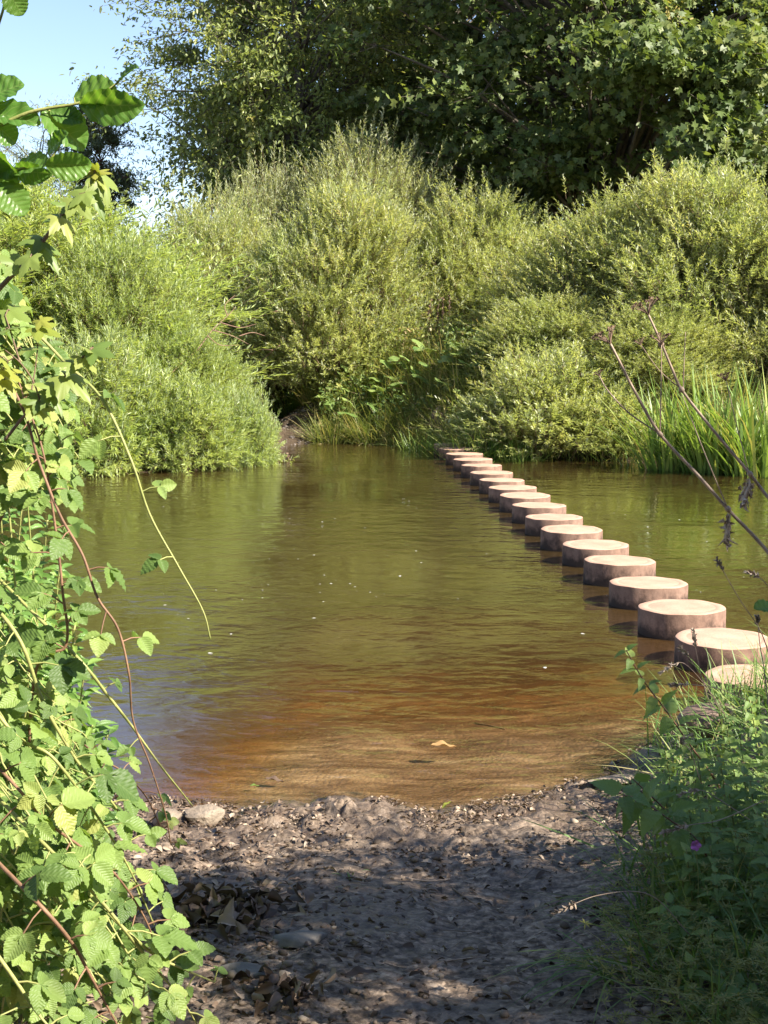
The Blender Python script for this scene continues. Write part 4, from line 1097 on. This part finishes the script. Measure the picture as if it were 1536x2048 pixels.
cane('pale cane reaching lowest right, past the long grey rock', [(120, 1720, 2.7), (200, 1800, 2.75), (265, 1880, 2.8), (310, 1935, 2.9), (360, 1995, 3.0), (395, 2050, 3.05)], .004, .09, .07, 'cane_green')
cane('cane lowest on the left, slanting to the bottom edge', [(-20, 1890, 2.4), (30, 1960, 2.4), (70, 2020, 2.4), (120, 2080, 2.4)], .004, .06, .07, 'cane_green')
cane('brown cane slanting down to the bottom edge left of the round stone', [(60, 1790, 2.6), (140, 1880, 2.6), (180, 1950, 2.65), (240, 2060, 2.7)], .0045, .075, .065, 'cane_red')
cane('thin cane with small leaves along the water edge', [(180, 1500, 3.9), (240, 1540, 3.95), (290, 1590, 4.1), (320, 1650, 4.3), (350, 1700, 4.4)], .003, .07, .05, 'cane_red')
cane('bare pale cane tip poking out above the long grey rock', [(230, 1840, 2.8), (310, 1910, 2.85), (360, 1935, 2.9), (430, 1965, 3.1)], .004, .16, .06, 'cane_green')

def bramble_bush(label, poly, Yr, n, size, seed):
    rs(seed)
    P = []
    xs = [p[0] for p in poly]; ys = [p[1] for p in poly]
    def inside(x, y):
        c = False; j = len(poly) - 1
        for i in range(len(poly)):
            if (poly[i][1] > y) != (poly[j][1] > y) and x < (poly[j][0] - poly[i][0]) * (y - poly[i][1]) / (poly[j][1] - poly[i][1]) + poly[i][0]: c = not c
            j = i
        return c
    st = MB(); lf = MB()
    cx = sum(xs) / len(xs); Ym = sum(Yr) / 2
    b0 = at(min(xs), max(ys), Ym); base = np.array([b0[0] - .1, Ym, 0]); base[2] = hz1(base[0], base[1])
    k = 0
    while k < n:
        x, y = np.random.uniform(min(xs), max(xs)), np.random.uniform(min(ys), max(ys))
        if not inside(x, y): continue
        Y = np.random.uniform(*Yr); p = at(x, y, Y)
        g = hz1(p[0], p[1])
        if p[2] < g + .05: continue
        k += 1
        root = np.array([base[0] + np.random.uniform(-.3, .25), base[1] + np.random.uniform(-.5, .5), 0]); root[2] = hz1(root[0], root[1]) - .05
        top = np.array([p[0] * .6 + root[0] * .4 - .1, p[1] * .6 + root[1] * .4, max(p[2], root[2]) + np.random.uniform(.1, .3)])
        C = cr([root, top, p], 7)
        if np.random.rand() < .45: st.tube(C - base, [.003, .0018], 5)
        for q in range(np.random.randint(2, 5)):
            s = C[-1 - q * 2]
            bramble_leaf(lf, st, s - base, unit(np.array([.4, -.6, .25]) + np.random.randn(3) * .6), size * np.random.uniform(.55, 1.2))
    o = thing('bramble_bush', base, label, 'bramble', 'bramble bushes on the left bank')
    st.build('stems', M['cane_green'], o, smooth=True); lf.build('leaves', M['bramble'], o, smooth=True)
bramble_bush('bramble bush low on the left bank, beside the dark gravel', [(-60, 1640), (150, 1650), (250, 1740), (300, 1850), (330, 1950), (300, 2060), (-60, 2090)], (2.7, 3.7), 165, .05, 301)
bramble_bush('bramble bush at mid height on the left bank, above the sunlit shore', [(-60, 1330), (100, 1330), (170, 1450), (200, 1600), (240, 1700), (-60, 1720)], (3.2, 4.1), 110, .05, 302)
bramble_bush('bramble bush high on the left bank, below the yellow maple leaves', [(-60, 640), (90, 700), (150, 800), (150, 900), (140, 1000), (70, 1010), (-60, 1000)], (3.5, 4.3), 150, .06, 303)

# balsam/nettle plants with whorled long leaves on the left bank
def leafy_plant(name, label, pts, size, wid, tpl, mat, stem_mat, every, r=.004, group=None, cat='plant', pairs=2, root=None, droop=.25, start=.1, taper=.5):
    P3 = [at(a, b, Y) for a, b, Y in pts]
    if root: P3 = [np.array([P3[0][0] + root[0], P3[0][1] + root[1], hz1(P3[0][0] + root[0], P3[0][1] + root[1]) - .03])] + P3
    base = P3[0].copy(); C = cr(P3, 9) - base
    o = thing(name, base, label, cat, group)
    st = MB(); lf = MB()
    st.tube(C, [r, r * .5], 6)
    seg = np.linalg.norm(np.diff(C, axis=0), axis=1); cum = np.concatenate([[0], np.cumsum(seg)]); tot = cum[-1]
    s = tot * start; k = 0
    while s <= tot * 1.001:
        p = np.array([np.interp(s, cum, C[:, q]) for q in range(3)])
        s2 = max(0, s - .03); t = unit(p - np.array([np.interp(s2, cum, C[:, q]) for q in range(3)]) + 1e-6)
        a0 = k * PI / 2 + np.random.uniform(-.3, .3)
        e1 = unit(np.cross(t, np.array([.3, .9, .2]))); e2 = np.cross(t, e1)
        f = 1 - taper * (s / tot) ** 2
        for j in range(pairs):
            a = a0 + j * 2 * PI / pairs
            d = unit(e1 * math.cos(a) + e2 * math.sin(a) + t * .45 + np.array([0, 0, -droop * np.random.rand()]))
            u = unit(t * .6 + sun_up(1, .5, .2)[0])
            L = size * f * np.random.uniform(.8, 1.2)
            q = p + d * L * .15
            st.tube([p, q], [.0016, .0012], 3, caps=False)
            lf.leaves(tpl[np.random.randint(len(tpl))], [q], [d], [u], L, L * wid * np.random.uniform(.85, 1.15))
        s += every * (1 - .55 * (s / tot)) * np.random.uniform(.85, 1.15); k += 1
    st.build('stem', M[stem_mat], o, smooth=True); lf.build('leaves', M[mat], o, smooth=True)
    return o
rs(211)
BG = 'balsam plants on the left bank'
nb = 0
for (x, y, Y, h) in [(-10, 985, 4.2, 1.0), (45, 1000, 4.4, 1.0), (95, 1040, 4.5, 1.0), (20, 1080, 3.9, .9), (70, 1110, 4.1, .9), (120, 1130, 4.3, .85), (150, 1250, 4.3, .8), (30, 1190, 3.8, .8), (90, 1230, 3.9, .8),
                     (170, 1330, 4.2, .7), (130, 1370, 4.1, .7), (185, 1450, 4.2, .6), (60, 1330, 3.7, .8), (5, 1290, 3.6, .8), (200, 1540, 4.3, .5), (145, 1480, 4.0, .6), (-20, 1120, 3.7, .9), (215, 1470, 4.5, .5)]:
    t = at(x, y, Y)
    leafy_plant('balsam_plant', 'leafy balsam plant in the green growth between the left edge and the water', [(x - 60, y + h * F / Y, Y + .15), (x - 30, y + h * .5 * F / Y, Y + .1), (x, y, Y)], .105, .30, T_LANCE, 'balsam', 'cane_green', .055, .005, BG, 'balsam', 3, None, .35, .1, .45)
# two hazy reddish twigs hanging in the gap
# ------------------------------------------------------------------ sycamore saplings, alder twig
def sapling(name, label, pts, leaves, young, r, cat='sapling', matl='maple', branches=(), stem='twig'):
    P3 = [at(a, b, Y) for a, b, Y in pts]; base = P3[0].copy()
    o = thing(name, base, label, cat, None)
    st = MB(); st.tube(cr(P3, 8) - base, [r, r * .5], 7)
    for b in branches:
        st.tube(cr([at(*q) for q in b], 5) - base, [r * .55, r * .3], 5)
    lf = MB(); yl = MB()
    for L in leaves + young:
        (x0, y0, x1, y1, Y, w) = L[:6]
        a = at(x0, y0, Y); b = at(x1, y1, Y - .03)
        d = b - a; ln = np.linalg.norm(d)
        u = unit(np.array([.3, -.55, .7]) + np.random.randn(3) * .25) if len(L) < 7 else unit(np.array(L[6]))
        tgt = yl if L in young else lf
        tgt.leaves(T_MAPLE[np.random.randint(2)], [a - base], [d], [u], ln * .88, ln * w * .85)
        # petiole
        q = (C_near(st, a - base))
        st.tube([q, (q + a - base) / 2 + np.array([0, 0, .006]), a - base], [.0016, .0012], 4, caps=False)
    st.build('stem', M[stem], o, smooth=True)
    if lf.n: lf.build('leaves', M[matl], o, smooth=True)
    if yl.n: tag(yl.build('young_leaves', M['maple_young'], o, smooth=True), 'yellow young leaves at the shoot tip')
def C_near(mb, p):
    V = np.concatenate(mb.V); i = np.argmin(((V - p) ** 2).sum(1)); return V[i].astype(float)
rs(221)
sapling('sycamore_sapling', 'slanting maple sapling with a yellow leaf tuft at its tip, below the alder leaves',
        [(-40, 620, 3.3), (20, 555, 3.3), (60, 518, 3.3), (110, 450, 3.3), (160, 385, 3.3), (192, 342, 3.3)],
        [(200, 352, 232, 405, 3.3, 1.0), (170, 385, 130, 415, 3.25, .9), (180, 378, 222, 425, 3.3, .9), (150, 400, 190, 440, 3.25, .9), (125, 430, 75, 440, 3.3, 1), (120, 436, 160, 475, 3.25, .9), (85, 480, 30, 470, 3.3, 1), (80, 490, 130, 530, 3.3, .9), (40, 530, -20, 500, 3.3, 1), (140, 415, 95, 395, 3.3, .8), (60, 515, 30, 560, 3.2, .9)],
        [(190, 345, 228, 340, 3.3, .8), (190, 345, 160, 335, 3.3, .8), (192, 342, 210, 315, 3.3, .7), (190, 348, 222, 368, 3.3, .8), (188, 345, 175, 372, 3.3, .7)], .0065)
sapling('sycamore_sapling', 'small maple shoot with lobed leaves over the brambles, below the slanting sapling',
        [(10, 880, 3.2), (55, 825, 3.2), (110, 775, 3.2), (150, 730, 3.2), (185, 695, 3.2)],
        [(185, 698, 235, 710, 3.2, 1), (180, 700, 145, 680, 3.2, 1), (165, 715, 200, 745, 3.2, .9), (150, 728, 105, 715, 3.2, 1), (130, 752, 195, 785, 3.2, 1), (110, 775, 60, 760, 3.2, 1), (100, 785, 135, 820, 3.2, .9), (80, 800, 30, 800, 3.2, 1), (70, 812, 110, 850, 3.2, .9), (10, 660, 60, 640, 3.25, 1.1), (45, 700, 80, 690, 3.25, .9), (20, 620, 70, 640, 3.3, 1.0)],
        [(5, 740, 50, 760, 3.2, 1.0), (0, 715, 40, 735, 3.2, .9), (10, 760, 40, 790, 3.2, .9), (80, 640, 105, 655, 3.25, .8), (75, 655, 130, 668, 3.25, .8)], .004,
        branches=(((80, 800, 3.2), (65, 760, 3.2), (40, 725, 3.2), (10, 700, 3.2)), ((55, 825, 3.2), (70, 740, 3.25), (80, 650, 3.25)), ((40, 725, 3.2), (20, 660, 3.25), (10, 630, 3.28))))

def alder():
    rs(231)
    Y = 1.75
    base = at(-120, 330, Y)
    o = thing('alder_branch', base, 'alder branch with large toothed leaves reaching in at the top left', 'branch')
    st = MB(); lf = MB()
    for pl in ([(-120, 330), (-20, 262), (50, 228), (100, 216), (150, 208), (200, 190), (238, 163)], [(-120, 330), (-40, 350), (0, 352), (40, 338), (92, 326), (120, 290)], [(-120, 330), (-60, 190), (0, 40), (15, -30)], [(-40, 350), (-20, 360), (0, 375)]):
        st.tube(cr([at(a, b, Y) for a, b in pl], 6) - base, [.0028, .0012], 6)
    st.tube(cr([np.array([-1.25, 2.0, hz1(-1.25, 2.0) - .05]), np.array([-1.15, 1.9, 1.5]), np.array([-.95, 1.8, 2.2]), base], 8) - base, [.012, .008, .0042], 8)
    LV = [(148, 196, 232, 180, 66, .35, 0), (160, 208, 281, 214, 62, -.5, 1), (236, 166, 271, 130, 30, .2, 0), (84, 218, 170, 292, 72, .3, 1), (-35, 222, 77, 240, 58, .4, 0), (-45, 205, 45, 162, 66, .2, 0),
          (96, 306, 130, 264, 34, .3, 0), (90, 328, 184, 332, 50, -.5, 1), (22, 346, 92, 322, 66, .5, 0), (-8, 368, 52, 426, 60, .3, 0), (-35, 268, 22, 352, 60, -.3, 1), (-20, 240, 34, 285, 52, .4, 0), (12, -24, 46, 30, 44, .3, 0), (30, 338, 95, 350, 40, -.3, 1), (100, 222, 165, 240, 40, .5, 0), (-40, 310, 30, 400, 60, .2, 1)]
    for x0, y0, x1, y1, w, tilt, k in LV:
        a = at(x0, y0, Y + np.random.uniform(-.02, .02)); b = at(x1, y1, Y + np.random.uniform(-.025, .01))
        d = b - a; ln = np.linalg.norm(d)
        u = unit(np.array([tilt * .6, -.85, .45 if tilt > 0 else -.25]) + np.random.randn(3) * .12)
        lf.leaves(T_ALDER[k], [a - base], [d], [u], ln, w / F * Y * 1.12)
        q = C_near(st, a - base); st.tube([q, a - base], [.0012, .001], 4, caps=False)
    st.build('twig', M['cane_green'], o, smooth=True); lf.build('leaves', M['alder'], o, smooth=True)
alder()

# ------------------------------------------------------------------ dry hogweed stalks on the right
def umbel(mb, p, d, r, n, seed):
    d = unit(d); e1 = unit(np.cross(d, [.2, .9, .3])); e2 = np.cross(d, e1)
    for k in range(n):
        a = k / n * 2 * PI + np.random.uniform(-.15, .15); f = np.random.uniform(.45, 1)
        tip = p + d * r * (1.0 - .35 * f) + (e1 * math.cos(a) + e2 * math.sin(a)) * r * f * .95
        mid = p + d * r * .42 + (e1 * math.cos(a) + e2 * math.sin(a)) * r * f * .42
        mb.tube(cr([p, mid, tip], 3), [.0012, .0008], 4, caps=False)
        m = 8
        td = unit(np.random.randn(m, 3) + d * 1.3)
        mb.sticks(np.repeat(tip[None], m, 0), tip + td * r * .16, np.full(m, .0006), np.full(m, .0012))

def hogweed(label, main, branches, umbels, hang, nodes, r0):
    base = at(*main[0])
    o = thing('dry_hogweed', base, label, 'dry plant', 'dry hogweed stalks in the right foreground')
    st = MB(); m0 = at(*main[0]); g0 = np.array([m0[0] + .35, m0[1] - .05, hz1(m0[0] + .35, m0[1] - .05) - .03])
    C = cr([g0] + [at(*q) for q in main], 10) - base
    st.tube(C, [r0, r0 * .8, r0 * .6], 10)
    for b, rr in branches:
        st.tube(cr([at(*q) for q in b], 8) - base, [r0 * rr, r0 * rr * .6], 8)
    for (x, y, Y, rr) in nodes:
        p = at(x, y, Y) - base
        ax = C[np.argmin(((C - p) ** 2).sum(1)) - 2] - p
        ax = unit(ax) * r0 * 1.8
        st.tube(np.array([p - ax, p - ax * .4, p + ax * .4, p + ax]), [r0 * .7, r0 * rr, r0 * rr, r0 * .7], 10)
    st.build('stem', M['dry'], o, smooth=True)
    for (x, y, x2, y2, Y, r, n) in umbels:
        um = MB(); p = at(x, y, Y); d = at(x2, y2, Y) - p
        umbel(um, p - base, d, r, n, 1); um.build('umbel', M['dry_dark'], o)
    for (x, y, x2, y2, Y) in hang:
        h = MB(); a = at(x, y, Y) - base; b = at(x2, y2, Y) - base
        for k in range(7):
            pts = np.array([a, a * .65 + b * .35, a * .3 + b * .7, b]) + np.random.randn(4, 3) * np.array([.004, .006, .004]); pts[0] = a
            pts[-1] += np.random.randn(3) * .008
            ll = cr(pts, 6)
            h.tube(ll, [.001, .003, .0045, .0025, .001], 5)
        m = 15
        t = np.random.uniform(.1, 1, m)
        P = a + (b - a) * t[:, None] + np.random.randn(m, 3) * .006
        h.leaves(leaf_tpl(prof_lance, 4, .2, 8, 1.1, .6), P, unit(np.random.randn(m, 3) * .5 + np.array([0, 0, -1])), unit(np.random.randn(m, 3)), .020, .011)
        h.build('withered_leaf', M['dry_leaf'], o)
rs(241)
YA = 3.4
hogweed('dry hogweed stalk with the lower umbel, bent branches and a withered leaf hanging halfway',
        [(1660, 1270, YA - .1), (1536, 1105, YA), (1455, 1018, YA), (1400, 955, YA), (1320, 868, YA), (1268, 780, YA), (1245, 735, YA), (1221, 688, YA)],
        [([(1320, 868, YA), (1258, 826, YA + .02), (1215, 780, YA + .04), (1199, 752, YA + .05)], .42), ([(1320, 868, YA), (1322, 780, YA), (1323, 690, YA)], .4), ([(1455, 1016, YA), (1425, 945, YA - .03), (1395, 870, YA - .05), (1365, 790, YA - .06)], .35)],
        [(1221, 688, 1208, 660, YA, .040, 16), (1199, 752, 1192, 738, YA + .05, .014, 7), (1323, 690, 1323, 660, YA, .03, 10)], [(1456, 1025, 1455, 1092, YA)], [(1456, 1018, YA, 1.5), (1320, 868, YA, 1.25)], .0048)
YB = 3.55
hogweed('taller dry hogweed stalk with the uppermost umbel, right of the other stalk',
        [(1660, 1150, YB - .1), (1536, 995, YB), (1500, 948, YB), (1430, 865, YB), (1365, 782, YB), (1345, 740, YB), (1322, 685, YB), (1297, 630, YB)],
        [([(1362, 778, YB), (1318, 740, YB), (1282, 690, YB)], .32), ([(1366, 780, YB), (1368, 730, YB), (1371, 664, YB)], .35), ([(1498, 945, YB), (1476, 860, YB), (1452, 760, YB)], .36)],
        [(1297, 630, 1286, 600, YB, .042, 16), (1282, 690, 1274, 672, YB, .018, 8), (1452, 762, 1446, 730, YB, .022, 14)], [(1499, 955, 1489, 1008, YB)], [(1500, 948, YB, 1.5), (1363, 779, YB, 1.5), (1322, 688, YB, 1.6)], .0046)

# ------------------------------------------------------------------ right bank plants
rs(251)
NG = 'nettles on the right bank'
leafy_plant('nettle_plant', 'tall nettle leaning left over the water, its tip in the sun', [(1430, 1560, 4.9), (1380, 1490, 4.85), (1335, 1425, 4.8), (1290, 1365, 4.75), (1252, 1300, 4.7)], .085, .5, T_NETTLE, 'nettle', 'cane_red', .085, .004, NG, 'nettle', 2, (.15, .1), .3, .35, .45)
leafy_plant('nettle_plant', 'nettle with drooping leaves leaning over the sunlit mud', [(1420, 1720, 4.4), (1350, 1640, 4.35), (1300, 1590, 4.3), (1262, 1555, 4.3)], .085, .5, T_NETTLE, 'nettle', 'cane_red', .075, .004, NG, 'nettle', 2, (.15, .1), .6, .35, .2)
leafy_plant('nettle_plant', 'low nettle shoot hanging furthest left of the right bank plants', [(1400, 1690, 4.25), (1340, 1640, 4.2), (1280, 1600, 4.2), (1245, 1590, 4.15)], .095, .5, T_NETTLE, 'nettle', 'cane_red', .07, .004, NG, 'nettle', 2, (.15, .05), .8, .4, .1)
extra = [(1500, 1400, 5.2), (1450, 1430, 5.0), (1380, 1490, 4.9), (1530, 1460, 4.7), (1440, 1520, 4.6), (1350, 1560, 4.6), (1500, 1560, 4.4), (1420, 1610, 4.3), (1470, 1660, 4.1), (1380, 1680, 4.2), (1530, 1640, 4.0), (1330, 1500, 5.0), (1480, 1480, 4.9), (1540, 1720, 3.8), (1430, 1740, 3.9)]
rs(253)
extra += [(np.random.uniform(1320, 1560), np.random.uniform(1500, 1980), 0) for k in range(34)]
extra = [(x, y, Y or max(3.3, 4.9 - (y - 1450) * .0026 - .2 * np.random.rand())) for x, y, Y in extra]
for (x, y, Y) in extra:
    leafy_plant('nettle_plant', 'upright leafy nettle in the tangle of grass on the right bank', [(x + 45, y + .45 * F / Y, Y + .1), (x + 20, y + .22 * F / Y, Y + .05), (x, y, Y)], .075, .5, T_NETTLE, 'nettle', 'cane_green', .05, .0035, NG, 'nettle', 2, (.05, .02), .4, .15, .4)

rs(261)
mb = MB()
n = 4600
x = np.random.uniform(.75, 2.3, n); y = np.random.uniform(3.0, 7.3, n)
lim = np.interp(y, [3.0, 3.6, 4.2, 5.0, 5.8, 6.5, 7.3], [.52, .62, .78, .98, 1.15, 1.3, 1.55])
k = x > lim + .08 * np.random.randn(n); x, y = x[k], y[k]
blades_mb(mb, np.stack([x, y, hz(x, y) - .02], -1), .38, .008, .6, .9, (-.14, -.1, 0))
tag(mb.build('grass', M['grass']), kind='stuff')

# goosegrass mat: tangled thin stems with whorls of small leaves
mb = MB()
for k in range(150):
    x, y = np.random.uniform(.72, 1.35), np.random.uniform(3.1, 4.5)
    if x < np.interp(y, [3.0, 3.8, 4.5], [.62, .75, .95]): continue
    p = np.array([x, y, hz1(x, y)])
    pts = [p]
    for j in range(4):
        p = p + np.array([np.random.randn() * .07 - .03, np.random.randn() * .07 - .02, np.random.uniform(.02, .10) * (1 if j < 3 else -.3)]); pts.append(p)
    C = cr(pts, 4); mb.tube(C, [.0012, .0008], 3, caps=False)
    for q in C[2::2]:
        a = np.arange(7) / 7 * 2 * PI
        mb.leaves(T_WILLOW, np.repeat(q[None], 7, 0), np.stack([np.cos(a), np.sin(a), np.random.randn(7) * .3 + .2], -1), np.array([[0, 0, 1]] * 7), .022, .005)
tag(mb.build('goosegrass_mat', M['goosegrass']), 'yellowish tangled goosegrass mat sprawling at the foot of the right bank', 'plant')

# grass stems with seed heads
def seed_grass(label, pts, head, r=.0016):
    P3 = [at(a, b, Y) for a, b, Y in pts]; base = P3[0].copy(); C = cr(P3, 8) - base
    o = thing('seeding_grass', base, label, 'grass', 'seeding grass stems on the right bank')
    st = MB(); st.tube(C, [r, r * .6], 5); st.build('stalk', M['dry'], o, smooth=True)
    if head:
        hd = MB(); m = 46
        i0 = int(len(C) * (1 - head)); idx = np.random.uniform(i0, len(C) - 1, m)
        P = np.array([np.interp(idx, np.arange(len(C)), C[:, k]) for k in range(3)]).T
        t = unit(C[-1] - C[i0])
        hd.leaves(T_BROAD, P, unit(t + np.random.randn(m, 3) * .5), np.random.randn(m, 3), .016, .006)
        hd.build('seed_head', M['dry_leaf'], o)
seed_grass('tall bare grass stalk rising in front of the stepping stones', [(1545, 1330, 4.3), (1520, 1260, 4.3), (1480, 1200, 4.3), (1434, 1120, 4.3)], .1, .002)
seed_grass('seeding grass standing in front of the third stone', [(1430, 1440, 4.8), (1405, 1360, 4.8), (1392, 1300, 4.8), (1386, 1262, 4.8)], .3)
seed_grass('seeding grass with two straight heads left of the nearest stone', [(1440, 1420, 4.8), (1400, 1350, 4.8), (1375, 1310, 4.8), (1360, 1296, 4.8)], .4)
seed_grass('arched pale grass head bending left over the water', [(1450, 1430, 4.9), (1410, 1370, 4.9), (1370, 1328, 4.9), (1345, 1330, 4.9), (1322, 1345, 4.9)], .4)
seed_grass('horizontal dry grass stalk sticking out over the reflection of the stones', [(1490, 1400, 4.7), (1440, 1378, 4.7), (1390, 1370, 4.7), (1340, 1370, 4.7)], .25)
seed_grass('green seeding grass at the right edge in front of the nearest stone', [(1540, 1440, 4.5), (1530, 1350, 4.5), (1520, 1290, 4.5), (1515, 1235, 4.5)], .1, .0022)
seed_grass('dry grass with a drooping head in the middle of the right bank growth', [(1500, 1640, 4.2), (1440, 1600, 4.2), (1400, 1580, 4.2), (1360, 1590, 4.2)], .35)
seed_grass('long dry grass stalk lying sideways above the pink flower', [(1530, 1600, 4.0), (1440, 1640, 4.0), (1380, 1650, 4.0), (1325, 1665, 4.0)], .35)
seed_grass('short seeding grass head above the nettle leaves', [(1400, 1560, 4.4), (1380, 1500, 4.4), (1360, 1485, 4.4), (1385, 1470, 4.4)], .5)
seed_grass('pale seed head at the right edge above the green leaf', [(1560, 1200, 4.2), (1530, 1165, 4.2), (1512, 1150, 4.2), (1494, 1145, 4.2)], .5)
seed_grass('loose dry grass stalk arching over the shaded mud', [(1380, 1870, 3.7), (1300, 1790, 3.7), (1200, 1790, 3.7), (1110, 1825, 3.7)], .2)

# long arching grass clump left of the right bank, low
def arch_grass(label, px, py, n, L, seed):
    rs(seed); p = gnd(px, py); mb = MB()
    P = np.random.randn(n, 3) * np.array([.04, .04, 0])
    d = unit(np.random.randn(n, 3) * .5 + np.array([-.5, -.15, .7])); hor = unit(d * np.array([1, 1, 0]) + 1e-4)
    mb.leaves(BLADES[2], P, d, unit(-hor * .6 + np.array([0, 0, .5])), L * np.random.uniform(.6, 1.2, n), .008)
    o = mb.build('grass_tuft', M['grass']); o.location = p
    tag(o, label, 'grass', 'arching grass tufts at the foot of the right bank')
arch_grass('arching grass tuft reaching left over the wet shaded mud', 1300, 1840, 26, .38, 5)
arch_grass('arching grass tuft at the foot of the bank near the bottom of the photo', 1240, 1960, 30, .36, 6)
arch_grass('arching grass tuft in front of the sunlit mud by the nettles', 1330, 1720, 26, .40, 7)
arch_grass('tiny grass tuft growing alone in the mud', 702, 1760, 9, .05, 8)

# little pink flower
rs(271)
p = at(1391, 1690, 3.95); b = p + np.array([.02, .03, -.22])
fo = thing('pink_flower', b, 'little pink purple flower low in the right bank growth', 'flower')
st = MB(); st.tube(cr([np.zeros(3), np.array([-.005, -.01, .12]), p - b], 4), [.0015, .001], 5); st.build('stalk', M['cane_green'], fo)
pt = MB()
for k in range(5):
    a = k / 5 * 2 * PI
    pt.leaves(T_DISC, [p - b], [[math.cos(a), -.5, math.sin(a)]], [[math.cos(a) * .3, -1, .3]], .019, .014)
pt.build('petals', M['pink'], fo)

# broad leaf poking in at the right edge
rs(281)
e = at(1580, 1260, 3.6); o = thing('bindweed_shoot', e, 'broad green leaf poking in at the right edge beside the stones', 'plant')
st = MB(); q = at(1550, 1215, 3.6) - e; st.tube(cr([np.array([.12, .05, -.5]), np.zeros(3), q], 5), [.003, .0015], 5); st.build('stem', M['cane_green'], o)
lf = MB(); lf.leaves([T_ALDER[0]][0], [q], [at(1494, 1214, 3.55) - e - q], [[.1, -.55, .8]], .07, .045); lf.build('leaf', M['alder'], o, smooth=True)

# ------------------------------------------------------------------ world, sun, camera
w = bpy.data.worlds.new('World'); SC.world = w; w.use_nodes = True
nt = w.node_tree
bg = nt.nodes.get('Background') or nt.nodes.new('ShaderNodeBackground')
sky = nt.nodes.new('ShaderNodeTexSky'); sky.sky_type = 'NISHITA'; sky.sun_disc = False
el = math.asin(SUN[2]); azi = math.atan2(SUN[0], SUN[1])
sky.sun_elevation = el; sky.sun_rotation = azi
sky.air_density = 1.0; sky.dust_density = .3; sky.ozone_density = 3.0
tint = nt.nodes.new('ShaderNodeMix'); tint.data_type = 'RGBA'; tint.blend_type = 'MULTIPLY'; tint.inputs[0].default_value = 1; tint.inputs[7].default_value = (1.07, .98, 1.0, 1)
nt.links.new(sky.outputs[0], tint.inputs[6]); nt.links.new(tint.outputs[2], bg.inputs[0]); bg.inputs[1].default_value = .075
ld = bpy.data.lights.new('sun', 'SUN'); ld.energy = 5.0; ld.angle = R(.53); ld.color = (1, .93, .82)
lo = bpy.data.objects.new('sun', ld); COL.objects.link(lo)
lo.rotation_euler = Vector(tuple(-SUN)).to_track_quat('-Z', 'Y').to_euler()

cd = bpy.data.cameras.new('camera'); co = bpy.data.objects.new('camera', cd); COL.objects.link(co)
cd.sensor_fit = 'VERTICAL'; cd.sensor_height = 36; cd.sensor_width = 27; cd.lens = F / 2048 * 36
cd.clip_start = .05; cd.clip_end = 3000
co.location = tuple(CAM); co.rotation_euler = (PI / 2 - PITCH, 0, 0)
SC.camera = co
vs = SC.view_settings; vs.view_transform = 'Standard'; vs.look = 'None'; vs.gamma = 1; vs.use_curve_mapping = False; vs.exposure = 1.68
SC.render.engine = 'CYCLES'
SC.cycles.max_bounces = 8; SC.cycles.transparent_max_bounces = 12; SC.cycles.sample_clamp_indirect = 6
SC.cycles.use_denoising = True
